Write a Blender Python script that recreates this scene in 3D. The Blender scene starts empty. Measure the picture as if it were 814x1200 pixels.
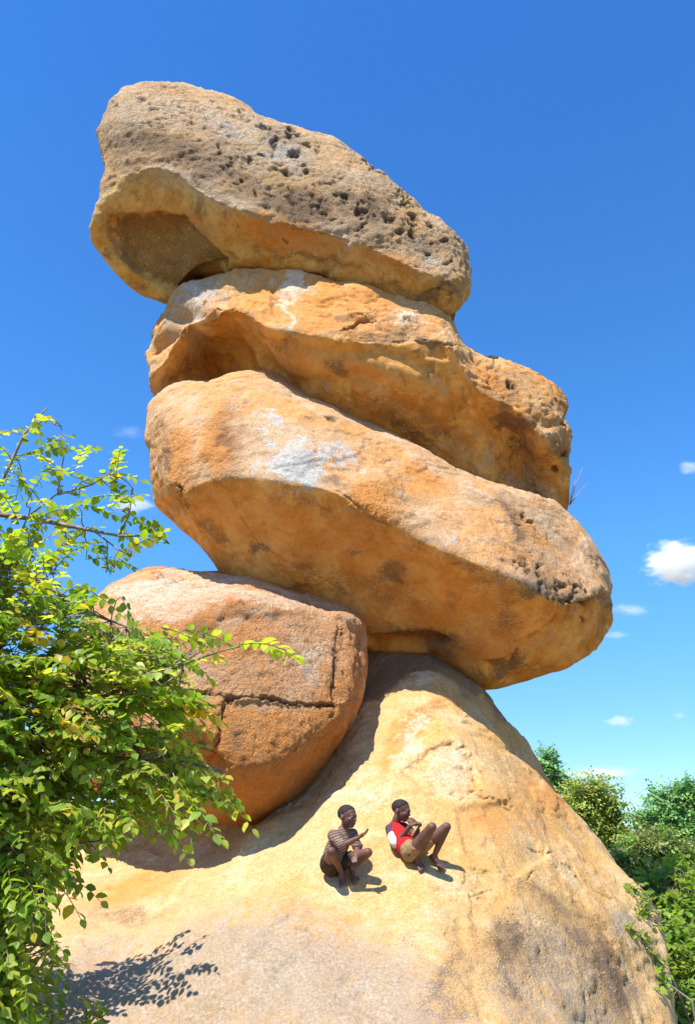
import bpy, bmesh, math, random
import numpy as np
from mathutils import Vector
from mathutils.bvhtree import BVHTree
R = math.radians
random.seed(7); rng = np.random.default_rng(7)
scn = bpy.context.scene
COL = scn.collection
PREVIEW = False

# ------------------------------------------------------------------ camera
CAM = np.array([0.0, 0.0, 1.6]); PITCH = R(23.7); F = 933.3; CX, CY = 407.0, 600.0
cam = bpy.data.cameras.new('camera'); cam.sensor_fit = 'VERTICAL'; cam.sensor_height = 36; cam.lens = 28
cam.clip_end = 6000; cam.clip_start = 0.05
cob = bpy.data.objects.new('camera', cam); COL.objects.link(cob)
cob.location = CAM; cob.rotation_euler = (math.pi/2 + PITCH, 0, 0); scn.camera = cob

# ------------------------------------------------------------------ sky, sun, exposure
TO_SUN = Vector((-0.30, -0.40, 0.86)).normalized()
SUN_EL = math.asin(TO_SUN.z); SUN_AZ = math.atan2(TO_SUN.x, TO_SUN.y)
w = bpy.data.worlds.new('World'); scn.world = w; w.use_nodes = True
nt = w.node_tree; bg = nt.nodes['Background']
sky = nt.nodes.new('ShaderNodeTexSky'); sky.sky_type = 'NISHITA'; sky.sun_disc = False
sky.sun_elevation = SUN_EL; sky.sun_rotation = SUN_AZ
sky.air_density = 1.0; sky.dust_density = 0.6; sky.ozone_density = 2.2; sky.altitude = 1400
hs = nt.nodes.new('ShaderNodeHueSaturation'); hs.inputs['Saturation'].default_value = 1.15; hs.inputs['Value'].default_value = 1.0
nt.links.new(sky.outputs[0], hs.inputs['Color'])
tcw = nt.nodes.new('ShaderNodeTexCoord'); sxyz = nt.nodes.new('ShaderNodeSeparateXYZ'); nt.links.new(tcw.outputs['Generated'], sxyz.inputs[0])
rmp = nt.nodes.new('ShaderNodeValToRGB'); nt.links.new(sxyz.outputs[2], rmp.inputs[0]); mu = nt.nodes.new('ShaderNodeMix'); mu.data_type = 'RGBA'; mu.blend_type = 'MULTIPLY'; mu.inputs[0].default_value = 1
e = rmp.color_ramp.elements; e[0].position = 0.0; e[0].color = (.95, 1.06, 1.18, 1); e[1].position = 0.8; e[1].color = (.70, 1.40, 1.98, 1)
x = e.new(.12); x.color = (.96, 1.20, 1.26, 1); x = e.new(.35); x.color = (.98, 1.62, 1.92, 1)
nt.links.new(hs.outputs[0], mu.inputs[6]); nt.links.new(rmp.outputs[0], mu.inputs[7]); nt.links.new(mu.outputs[2], bg.inputs[0]); bg.inputs[1].default_value = 0.10
sl = bpy.data.lights.new('sun', 'SUN'); sl.energy = 5.0; sl.angle = R(0.53); sl.color = (1.0, 0.95, 0.86)
so = bpy.data.objects.new('sun', sl); COL.objects.link(so)
so.rotation_euler = (-TO_SUN).to_track_quat('-Z', 'Y').to_euler(); so.location = (0, 0, 40)
vs = scn.view_settings; vs.view_transform = 'Standard'; vs.look = 'None'; vs.gamma = 1; vs.exposure = 0.66
scn.cycles.max_bounces = 8; scn.cycles.diffuse_bounces = 4; scn.cycles.volume_bounces = 6
scn.cycles.transparent_max_bounces = 12

# ------------------------------------------------------------------ helpers
cp, sp = math.cos(PITCH), math.sin(PITCH)
def ray(px, py):
    u = (px-CX)/F; v = (CY-py)/F
    return np.array([u, cp - v*sp, sp + v*cp])
def P(px, py, Y):                      # the world point seen at a pixel of the photograph, Y metres north of the camera
    d = ray(px, py); return CAM + d*(Y/d[1])
def proj(V):
    r = V - CAM; dep = r[:, 1]*cp + r[:, 2]*sp; up = -r[:, 1]*sp + r[:, 2]*cp
    return CX + F*r[:, 0]/dep, CY - F*up/dep, dep

_perm = np.random.default_rng(3).permutation(512).astype(np.int64)
_g = np.random.default_rng(4).normal(size=(512, 3)); _g /= np.linalg.norm(_g, axis=1)[:, None]
def perlin(p):
    i = np.floor(p).astype(np.int64); f = p - i; u = f*f*f*(f*(f*6-15)+10)
    res = 0
    for dx in (0, 1):
        wx = u[:, 0] if dx else 1-u[:, 0]
        for dy in (0, 1):
            wy = u[:, 1] if dy else 1-u[:, 1]
            for dz in (0, 1):
                wz = u[:, 2] if dz else 1-u[:, 2]
                h = _perm[(i[:, 0]+dx) & 511]; h = _perm[(h + i[:, 1]+dy) & 511]; h = _perm[(h + i[:, 2]+dz) & 511]
                g = _g[h]
                res = res + wx*wy*wz*(g[:, 0]*(f[:, 0]-dx) + g[:, 1]*(f[:, 1]-dy) + g[:, 2]*(f[:, 2]-dz))
    return res*1.6
def fbm(p, scale, octs=4, seed=0.0, gain=0.5):
    r = 0; a = 1; q = p*scale + seed*17.3 + 51.7
    for _ in range(octs):
        r = r + a*perlin(q); q = q*2.03 + 7.1; a *= gain
    return r
def sstep(x, a, b):
    t = np.clip((x-a)/(b-a), 0, 1); return t*t*(3-2*t)

def new_obj(name, me, mat=None, parent=None, loc=None, smooth=True):
    o = bpy.data.objects.new(name, me); COL.objects.link(o)
    if mat is not None:
        me.materials.clear(); me.materials.append(mat)
    if smooth: me.shade_smooth()
    if loc is not None: o.location = loc
    if parent is not None: o.parent = parent
    return o
def tag(o, label=None, cat=None, group=None, kind=None):
    if label: o['label'] = label
    if cat: o['category'] = cat
    if group: o['group'] = group
    if kind: o['kind'] = kind
    return o
def mesh_np(name, V, faces):           # faces: (n,3) or (n,4) array or list
    me = bpy.data.meshes.new(name)
    if isinstance(faces, np.ndarray):
        n, k = faces.shape
        me.vertices.add(len(V)); me.vertices.foreach_set('co', np.asarray(V, np.float32).ravel())
        me.loops.add(n*k); me.loops.foreach_set('vertex_index', faces.astype(np.int32).ravel())
        me.polygons.add(n); me.polygons.foreach_set('loop_start', np.arange(0, n*k, k, dtype=np.int32))
        me.update(calc_edges=True); me.validate()
    else:
        me.from_pydata([tuple(v) for v in V], [], faces); me.update()
    return me
def get_co(me):
    a = np.empty(len(me.vertices)*3, np.float32); me.vertices.foreach_get('co', a); return a.reshape(-1, 3).astype(np.float64)
def set_co(me, V):
    me.vertices.foreach_set('co', V.astype(np.float32).ravel()); me.update()
def get_no(me):
    a = np.empty(len(me.vertices)*3, np.float32); me.vertex_normals.foreach_get('vector', a); return a.reshape(-1, 3).astype(np.float64)
def get_edges(me):
    a = np.empty(len(me.edges)*2, np.int32); me.edges.foreach_get('vertices', a); return a.reshape(-1, 2)
def laplace(V, E, it=1, lam=0.5):
    n = len(V); deg = np.bincount(E.ravel(), minlength=n).astype(float)[:, None]; deg[deg == 0] = 1
    for _ in range(it):
        S = np.zeros_like(V)
        for k in range(V.shape[1]):
            S[:, k] = np.bincount(E[:, 0], V[E[:, 1], k], n) + np.bincount(E[:, 1], V[E[:, 0], k], n)
        V = V + lam*(S/deg - V)
    return V
def remesh(V, faces, voxel, name='tmp'):
    me = mesh_np(name, V, faces)
    bm = bmesh.new(); bm.from_mesh(me); bmesh.ops.recalc_face_normals(bm, faces=bm.faces); bm.to_mesh(me); bm.free()
    o = bpy.data.objects.new(name, me); COL.objects.link(o)
    m = o.modifiers.new('r', 'REMESH'); m.mode = 'VOXEL'; m.voxel_size = voxel; m.use_smooth_shade = True
    dg = bpy.context.evaluated_depsgraph_get(); dg.update()
    out = bpy.data.meshes.new_from_object(o.evaluated_get(dg), depsgraph=dg)
    bpy.data.objects.remove(o); bpy.data.meshes.remove(me)
    return out
def add_attr(me, name, A):
    a = me.color_attributes.new(name, 'FLOAT_COLOR', 'POINT')
    a.data.foreach_set('color', np.clip(A, 0, 1).astype(np.float32).ravel())

def hermite(Pts, t, ts, closed, tens):
    # Pts (n, m, 3), t (n[+1]), tens (n,) tangent scale
    n = len(Pts)
    if closed:
        per = t[-1]
        T = np.zeros_like(Pts)
        for i in range(n):
            a = Pts[i-1]; b = Pts[(i+1) % n]
            ta = t[i-1] if i else t[n-1]-per
            T[i] = (b-a)/(t[i+1]-ta)*tens[i]
    else:
        T = np.zeros_like(Pts)
        for i in range(n):
            a = max(i-1, 0); b = min(i+1, n-1)
            T[i] = (Pts[b]-Pts[a])/(t[b]-t[a])*tens[i]
    out = []
    for x in ts:
        i = min(max(np.searchsorted(t, x, 'right')-1, 0), len(t)-2)
        h = t[i+1]-t[i]; s = (x-t[i])/h; j = (i+1) % n
        out.append((2*s**3-3*s**2+1)*Pts[i] + (s**3-2*s**2+s)*h*T[i] + (-2*s**3+3*s**2)*Pts[j] + (s**3-s**2)*h*T[j])
    return np.array(out)

def loft(stations, thick, rise=None, ridge=(2,), base=False, ns=130, nr=150, tens_r=0.12, sub=0.0):
    rings = []
    for st in stations:
        f = [P(*q) for q in st]
        T, B = f[0], f[-1]; H = T[2]-B[2]
        t = thick
        elT = math.atan2(T[2]-CAM[2], T[1]); elB = math.atan2(B[2]-CAM[2], B[1])
        if base:
            zt = T[2]
            bk = [B + np.array([0, 0.9, -0.6-0.0*H]), np.array([B[0]*1.1, T[1]+5.5, -1.0]), T + np.array([0, 3.6, -0.55*zt]), T + np.array([0, 1.5, -0.04*zt])]
        else:
            up = 0.02*H*-1 if rise is None else 0.45*t*math.tan(max(elT - R(rise), 0))
            bk = [B + np.array([0, .3*t, .3*t*math.tan(elB+R(4))]),
                  B + np.array([0, .75*t, .4*(H)+.3*t*math.tan(elB+R(4))*.6]),
                  T + np.array([0, .9*t, -.3*H]), T + np.array([0, .45*t, up])]
        rings.append(np.array(f + bk))
    A = np.array(rings)                 # (S, K, 3)
    S, K, _ = A.shape
    d = np.linalg.norm(np.roll(A, -1, 1) - A, axis=2).mean(0); t = np.concatenate([[0], np.cumsum(d)])
    tens = np.ones(K)
    for r in ridge: tens[r] = tens_r
    ts = np.linspace(0, t[-1], nr, endpoint=False)
    G = hermite(np.swapaxes(A, 0, 1), t, ts, True, tens)      # (nr, S, 3)
    G = np.swapaxes(G, 0, 1)
    d = np.linalg.norm(G[1:]-G[:-1], axis=2).mean(1); t = np.concatenate([[0], np.cumsum(d)])
    G = hermite(G, t, np.linspace(0, t[-1], ns), False, np.ones(S))
    n0 = G.shape[0]; V = list(G.reshape(-1, 3)); Fc = []
    for i in range(n0-1):
        a = np.arange(nr) + i*nr; b = (np.arange(nr)+1) % nr + i*nr
        Fc.append(np.stack([a, b, b+nr, a+nr], 1))
    Fc = [tuple(x) for x in np.concatenate(Fc)]
    for i, off in ((0, 0), (n0-1, (n0-1)*nr)):
        V.append(G[i].mean(0)); c = len(V)-1
        for k in range(nr):
            Fc.append((off+k, off+(k+1) % nr, c))
    return np.array(V), Fc

# ---- node helpers
class NT:
    def __init__(s, name):
        s.m = bpy.data.materials.new(name); s.m.use_nodes = True; s.t = s.m.node_tree
        s.b = s.t.nodes['Principled BSDF']; s.tc = s.t.nodes.new('ShaderNodeTexCoord'); s.co = s.tc.outputs['Object']
    def n(s, typ, **kw):
        x = s.t.nodes.new(typ)
        for k, v in kw.items(): setattr(x, k, v)
        return x
    def put(s, sock, v):
        if hasattr(v, 'is_output') or isinstance(v, bpy.types.NodeSocket): s.t.links.new(v, sock)
        elif isinstance(v, (tuple, list)) and len(v) == 3 and sock.type == 'RGBA': sock.default_value = (*v, 1)
        else: sock.default_value = v
    def noise(s, scale, detail=4, rough=0.55, dist=0.0, off=0.0, vec=None, stretch=None):
        x = s.n('ShaderNodeTexNoise'); x.inputs['Scale'].default_value = scale; x.inputs['Detail'].default_value = detail
        x.inputs['Roughness'].default_value = rough; x.inputs['Distortion'].default_value = dist
        mp = s.n('ShaderNodeMapping'); s.put(mp.inputs['Vector'], vec or s.co); mp.inputs['Location'].default_value = (off, off*1.7, off*.3)
        if stretch: mp.inputs['Scale'].default_value = stretch
        s.put(x.inputs['Vector'], mp.outputs[0]); return x.outputs['Fac']
    def voro(s, scale, off=0.0, feature='F1'):
        x = s.n('ShaderNodeTexVoronoi', feature=feature); x.inputs['Scale'].default_value = scale
        mp = s.n('ShaderNodeMapping'); s.put(mp.inputs['Vector'], s.co); mp.inputs['Location'].default_value = (off, off, off)
        s.put(x.inputs['Vector'], mp.outputs[0]); return x.outputs['Distance']
    def math(s, op, a, b=0.0, c=None, clamp=False):
        x = s.n('ShaderNodeMath', operation=op); x.use_clamp = clamp
        s.put(x.inputs[0], a); s.put(x.inputs[1], b)
        if c is not None: s.put(x.inputs[2], c)
        return x.outputs[0]
    def step(s, v, lo, hi, a=0.0, b=1.0):
        x = s.n('ShaderNodeMapRange', interpolation_type='SMOOTHSTEP'); s.put(x.inputs[0], v)
        x.inputs[1].default_value = lo; x.inputs[2].default_value = hi; x.inputs[3].default_value = a; x.inputs[4].default_value = b
        return x.outputs[0]
    def mix(s, f, a, b, mode='MIX'):
        x = s.n('ShaderNodeMix', data_type='RGBA', blend_type=mode)
        s.put(x.inputs[0], f); s.put(x.inputs[6], a); s.put(x.inputs[7], b); return x.outputs[2]
    def attr(s, name):
        x = s.n('ShaderNodeAttribute'); x.attribute_name = name; return x
    def sep(s, c):
        x = s.n('ShaderNodeSeparateColor'); s.put(x.inputs[0], c); return x.outputs
    def bump(s, h, dist, strength=1.0, nrm=None):
        x = s.n('ShaderNodeBump'); x.inputs['Strength'].default_value = strength; x.inputs['Distance'].default_value = dist
        s.put(x.inputs['Height'], h)
        if nrm: s.put(x.inputs['Normal'], nrm)
        return x.outputs[0]
    def done(s, col, rough=0.85, nrm=None, spec=0.25):
        s.put(s.b.inputs['Base Color'], col); s.b.inputs['Roughness'].default_value = rough
        s.b.inputs['Specular IOR Level'].default_value = spec
        if nrm: s.put(s.b.inputs['Normal'], nrm)
        return s.m

def rock_mat(name, tan, pale, orange, under, off=0.0, grain=1.0, tone=1.0, bmp=1.0):
    s = NT(name)
    A = s.attr('stain_shade_a'); a = s.sep(A.outputs['Color']); lich, dark, oran, white = a[0], a[1], a[2], A.outputs['Alpha']
    B = s.attr('stain_b'); b = s.sep(B.outputs['Color']); crack, und, rgh, grey = b[0], b[1], b[2], B.outputs['Alpha']
    n1 = s.noise(0.75, 7, .6, .8, off); n2 = s.noise(2.6, 8, .65, .5, off+3); n3 = s.noise(9, 6, .65, .2, off+5); n4 = s.noise(42, 4, .7, 0, off+9)
    n6 = s.noise(95, 3, .75, 0, off+17)
    n5 = s.noise(1.5, 9, .7, 1.6, off+13)
    c = s.mix(s.step(n1, .38, .62), tan, orange)
    c = s.mix(s.step(n2, .48, .68, 0, .75), c, pale)
    c = s.mix(s.step(n5, .58, .70, 0, .55), c, tuple(0.62*x for x in (tan[0], tan[1]*.92, tan[2]*.8)))
    # unweathered underside, richer in iron
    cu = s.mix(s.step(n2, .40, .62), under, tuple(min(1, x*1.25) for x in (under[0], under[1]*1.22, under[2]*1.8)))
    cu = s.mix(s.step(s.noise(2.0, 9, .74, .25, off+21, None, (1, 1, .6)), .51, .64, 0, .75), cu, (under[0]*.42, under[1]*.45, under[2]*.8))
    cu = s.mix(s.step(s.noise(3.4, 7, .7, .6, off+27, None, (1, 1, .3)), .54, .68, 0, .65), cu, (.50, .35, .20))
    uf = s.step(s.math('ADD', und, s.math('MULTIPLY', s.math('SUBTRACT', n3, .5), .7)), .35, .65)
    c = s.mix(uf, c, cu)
    def patch(c, m, colr, edge=.14, amt=1.0, n=1.0):
        f = s.math('ADD', s.math('ADD', m, s.math('MULTIPLY', s.math('SUBTRACT', n3, .5), 1.1)), s.math('ADD', s.math('MULTIPLY', s.math('SUBTRACT', n4, .5), n), s.math('MULTIPLY', s.math('SUBTRACT', n6, .5), n)))
        return s.mix(s.math('MULTIPLY', s.step(f, .5-edge, .5+edge), amt), c, colr)
    c = patch(c, oran, s.mix(n2, (.62, .22, .045), (.66, .30, .08)), .3, .9)
    c = patch(c, grey, s.mix(n4, (.27, .21, .155), (.43, .34, .25)), .3, .9)
    c = patch(c, white, (.66, .54, .40), .34, .75)
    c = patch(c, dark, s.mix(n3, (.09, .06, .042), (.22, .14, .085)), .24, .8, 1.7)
    c = patch(c, lich, s.mix(n4, (.36, .36, .33), (.52, .52, .49)), .12, .85, 1.8)
    # grains: dark biotite flecks and pale feldspar
    g1 = s.step(s.noise(70, 3, .7, 0, off+2), .56, .70, 1.0, 1-.30*grain)
    g2 = s.step(n4, .3, .7, 1-.22*grain, 1+.20*grain)
    g3 = s.step(n3, .3, .7, .88, 1.10)
    gm = s.math('MULTIPLY', g1, g2); gm = s.math('ADD', s.math('MULTIPLY', gm, s.math('SUBTRACT', 1.0, s.math('MULTIPLY', uf, .65))), s.math('MULTIPLY', uf, .65)); m = s.math('MULTIPLY', gm, s.math('MULTIPLY', g3, tone))
    mv = s.n('ShaderNodeCombineColor'); [s.put(mv.inputs[i], m) for i in range(3)]
    c = s.mix(1.0, c, mv.outputs[0], 'MULTIPLY')
    c = s.mix(s.math('MULTIPLY', crack, .85), c, (.07, .045, .03))
    k = s.math('ADD', .35, s.math('MULTIPLY', rgh, 1.3))
    h = s.math('ADD', s.math('MULTIPLY', n3, .5), s.math('ADD', s.math('MULTIPLY', n4, .7), s.math('MULTIPLY', s.math('MULTIPLY', s.noise(26, 5, .7, 0, off+31), 1.6), k)))
    pit = s.math('MULTIPLY', s.step(s.voro(17, off), .0, .28), rgh)
    h = s.math('ADD', h, s.math('MULTIPLY', pit, .8))
    return s.done(c, .9, s.bump(h, .021*grain*bmp, .85), .18)

def ell(px, py, x, y, rx, ry, rot=0.0):
    c, s_ = math.cos(R(rot)), math.sin(R(rot)); dx, dy = px-x, py-y
    u = (dx*c + dy*s_)/rx; v = (-dx*s_ + dy*c)/ry
    return np.exp(-(u*u+v*v)*.9)
def dist_poly(px, py, pts):
    best = np.full(len(px), 1e9)
    for (x0, y0), (x1, y1) in zip(pts[:-1], pts[1:]):
        dx, dy = x1-x0, y1-y0; t = np.clip(((px-x0)*dx+(py-y0)*dy)/(dx*dx+dy*dy+1e-9), 0, 1)
        best = np.minimum(best, np.hypot(px-x0-t*dx, py-y0-t*dy))
    return best
def inside(px, py, pts):
    c = np.zeros(len(px), bool); n = len(pts)
    for i in range(n):
        x0, y0 = pts[i]; x1, y1 = pts[(i+1) % n]
        k = ((y0 > py) != (y1 > py)) & (px < (x1-x0)*(py-y0)/((y1-y0) or 1e-9)+x0); c ^= k
    return c
def sdf_poly(px, py, pts):
    d = dist_poly(px, py, list(pts)+[pts[0]]); return np.where(inside(px, py, pts), d, -d)

ROCKS = {}
def rock(name, label, mat, V, Fc, voxel, smooth=4, big=.06, mid=.013, fine=.006, plates=.022, seed=0,
         stains_and_shade=(), polys=(), grooves=(), cracks=(), pits=(), steps=(), dents=(), rough=(), underlim=(-.05, -.35), cat='boulder', kind=None, group=None, prevent=0.0):
    me = remesh(V, Fc, voxel)
    E = get_edges(me); V = laplace(get_co(me), E, smooth, .5); set_co(me, V)
    N = get_no(me)
    if cracks:                                      # finer mesh along the cracks
        px, py, dep = proj(V); view = V-CAM; view /= np.linalg.norm(view, axis=1)[:, None]
        d = np.full(len(V), 99.)
        for (pts, wpx, depm) in cracks: d = np.minimum(d, dist_poly(px, py, pts) - wpx)
        flag = (d < 4.5) & ((N*view).sum(1) < .1)
        bm = bmesh.new(); bm.from_mesh(me); bm.verts.ensure_lookup_table()
        eds = [e for e in bm.edges if flag[e.verts[0].index] and flag[e.verts[1].index]]
        bmesh.ops.subdivide_edges(bm, edges=eds, cuts=2, use_grid_fill=True); bm.normal_update()
        bmesh.ops.triangulate(bm, faces=[f for f in bm.faces if len(f.verts) > 4])
        bm.to_mesh(me); bm.free(); V = get_co(me); N = get_no(me)
    for (x, y, Y, r, dep, nv) in dents:             # smooth hollows, given by a centre and radius in metres
        ax_, ay_, ad_ = proj(V); near = np.hypot(ax_-x, ay_-y) < 5; near &= ad_ < ad_[near].min()+.3; c = V[near].mean(0); dd = np.linalg.norm(V-c, axis=1); wgt = np.exp(-(dd/r)**2*1.2)[:, None]
        V = V + wgt*dep*np.array(nv)
    if dents: set_co(me, V); N = get_no(me)
    px, py, dep = proj(V)
    view = V-CAM; view /= np.linalg.norm(view, axis=1)[:, None]
    front = sstep(-(N*view).sum(1), -.05, .15)
    wx = fbm(V, 2.2, 4, 1+seed)*7; wy = fbm(V, 2.2, 4, 5+seed)*7
    qx, qy = px+wx+fbm(V, 1.6, 5, 9+seed, .65)*13, py+wy+fbm(V, 1.6, 5, 14+seed, .65)*13
    rg = np.zeros(len(V))
    for r in rough: rg = np.maximum(rg, np.minimum(1, 1.5*ell(qx, qy, *r))*front)
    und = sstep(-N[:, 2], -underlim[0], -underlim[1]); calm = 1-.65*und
    D = big*fbm(V, .7, 3, seed) + mid*calm*fbm(V, 2.4, 4, seed+2)
    f1 = fbm(V, 1.1, 5, seed+7)
    D += plates*(1-.4*und)*(sstep(f1, .02, .07) + .7*sstep(f1, .33, .37) - .8*sstep(-f1, .28, .32))
    D += (fine*calm + .009*rg)*fbm(V, 8.5, 4, seed+3, .6)
    D -= .014*rg*sstep(fbm(V, 9.5, 3, seed+11), .3, .6)
    cr = np.zeros(len(V)); f6 = fbm(V, 6, 2, seed+6); f4 = fbm(V, 4, 3, seed+8)
    fz = fbm(V, 13, 3, seed+19)*1.6; sx, sy = px+wx*.4+fz, py+wy*.4+fz
    for (pts, wpx, depm) in cracks:
        d = dist_poly(sx, sy, pts); k = np.exp(-(d/(wpx*(.75+.6*f6)))**2)*front
        if depm < .045:
            for q_ in (pts[0], pts[-1]): k *= .15+.85*sstep(np.hypot(px-q_[0], py-q_[1]), 1, 14)
            k *= sstep(f4, -.45, -.1)
        D -= depm*k; cr = np.maximum(cr, k*min(1, depm*18))
    for (pts, wpx, depm) in grooves: D -= depm*np.exp(-(dist_poly(px+wx*.3, py+wy*.3, pts)/wpx)**2)*front
    fp = fbm(V, 9, 3, seed+4) if pits else None
    for (x, y, rx, ry, rot, depm) in pits:
        rx *= .85; ry *= .85
        if y == 0: y = 676+(x-625)*.45+prng.gauss(0, 9)
        q_ = np.flatnonzero((np.abs(px-x) < 3*max(rx, ry)+8) & (np.abs(py-y) < 3*max(rx, ry)+8) & (front > 0))
        if not len(q_): continue
        k = ell(px[q_]+wx[q_]*.9, py[q_]+wy[q_]*.9, x, y, rx, ry, rot)*front[q_]*(1+.5*fp[q_]); k = sstep(k, .25, .65); D[q_] -= depm*k; cr[q_] = np.maximum(cr[q_], k*.9)
    for (pts, wpx, depm) in steps:                  # sunken panels with an edge
        sd = sdf_poly(px+wx*.5, py+wy*.5, pts); k = sstep(sd, -wpx, wpx)*front; D -= depm*k
    V = V + N*D[:, None]; set_co(me, V)
    M = {k: np.zeros(len(V)) for k in 'ldowg'}
    for (k, *e) in stains_and_shade:
        st = e[5] if len(e) > 5 else 1.0
        M[k] = np.maximum(M[k], ell(qx, qy, *e[:5])*st*front*1.3)
    for (k, pts, edge, st) in polys:
        M[k] = np.maximum(M[k], sstep(sdf_poly(px*.25+qx*.75, py*.25+qy*.75, pts), -edge, edge)*st*front)
    M['o'] = np.maximum(M['o'], .0)
    add_attr(me, 'stain_shade_a', np.stack([M['l'], M['d'], M['o'], M['w']], 1))  # dark channel holds stains plus the dome's painted summit shade
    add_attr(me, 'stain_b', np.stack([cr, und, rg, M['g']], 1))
    c = np.array([V[:, 0].mean(), V[:, 1].mean(), V[:, 2].min()]); 
    set_co(me, V - c)
    o = new_obj(name, me, mat, loc=c); me.name = name
    if kind: tag(o, label, None, None, kind)
    else: tag(o, label, cat, group)
    if name == 'granite_dome': ROCKS[label] = BVHTree.FromPolygons([tuple(v) for v in V], [tuple(p.vertices) for p in me.polygons])
    return o

# ------------------------------------------------------------------ rocks
VX = 0.029
prng = random.Random(5)
m_top = rock_mat('granite_top', (.52, .35, .20), (.61, .46, .31), (.57, .34, .15), (.60, .31, .075), 0, 1.2, 1.0, 1.4)
m_two = rock_mat('granite_orange', (.56, .32, .13), (.60, .43, .26), (.60, .27, .075), (.64, .27, .05), 11, 1.0, 1.0)
m_three = rock_mat('granite_tan', (.55, .34, .18), (.60, .44, .29), (.60, .29, .10), (.68, .28, .055), 23, 1.1, 1.0)
m_four = rock_mat('granite_red', (.64, .35, .17), (.66, .46, .28), (.62, .26, .08), (.62, .21, .04), 37, 1.3, 1.0, 2.0)
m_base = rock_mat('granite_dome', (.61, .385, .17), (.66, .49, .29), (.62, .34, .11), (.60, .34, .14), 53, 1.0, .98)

# the great dome that carries the stack
st = [
 [(-60,1050,9),(-60,1080,8.5),(-60,1120,7.8),(-60,1180,7),(-60,1250,6.3),(-60,1400,5.6)],
 [(60,1000,10),(60,1030,9.4),(60,1075,8.3),(60,1130,7.1),(60,1220,6.2),(60,1420,5.3)],
 [(160,940,10.6),(160,985,10),(160,1040,8.8),(160,1110,7.3),(160,1200,6.2),(160,1430,5.1)],
 [(264,890,10.5),(264,955,9.6),(264,1010,8.35),(264,1090,6.9),(264,1200,6.0),(264,1430,5.0)],
 [(350,805,10.6),(350,890,9.6),(350,960,8.5),(350,1050,7.1),(350,1200,5.9),(350,1430,4.9)],
 [(430,756,10.8),(430,800,10),(430,900,8.7),(430,1010,7.4),(430,1180,6.0),(430,1430,4.9)],
 [(500,758,10.8),(500,795,9.8),(500,880,8.7),(500,1000,7.5),(500,1180,6.0),(500,1430,4.9)],
 [(560,800,10.6),(560,840,9.6),(560,920,8.5),(560,1020,7.5),(560,1190,6.1),(560,1430,5)],
 [(608,864,10.3),(610,900,9.5),(615,960,8.6),(620,1050,7.6),(625,1200,6.3),(630,1430,5.1)],
 [(660,938,10),(664,970,9.3),(668,1020,8.6),(674,1090,7.8),(680,1210,6.7),(690,1430,5.3)],
 [(702,985,9.8),(705,1018,9.2),(708,1060,8.6),(714,1120,7.9),(722,1220,7.1),(735,1400,5.8)],
 [(742,1036,9.4),(744,1065,9),(748,1108,8.6),(754,1160,8.1),(764,1230,7.5),(780,1360,6.4)],
 [(774,1100,9),(776,1125,8.8),(779,1160,8.5),(784,1200,8.1),(793,1260,7.6),(808,1340,6.8)],
 [(790,1165,8.8),(792,1182,8.7),(795,1205,8.5),(800,1240,8.2),(806,1280,7.8),(818,1330,7.2)],
]
V, Fc = loft(st, 5, base=True, ridge=(), ns=170, nr=170)
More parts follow.
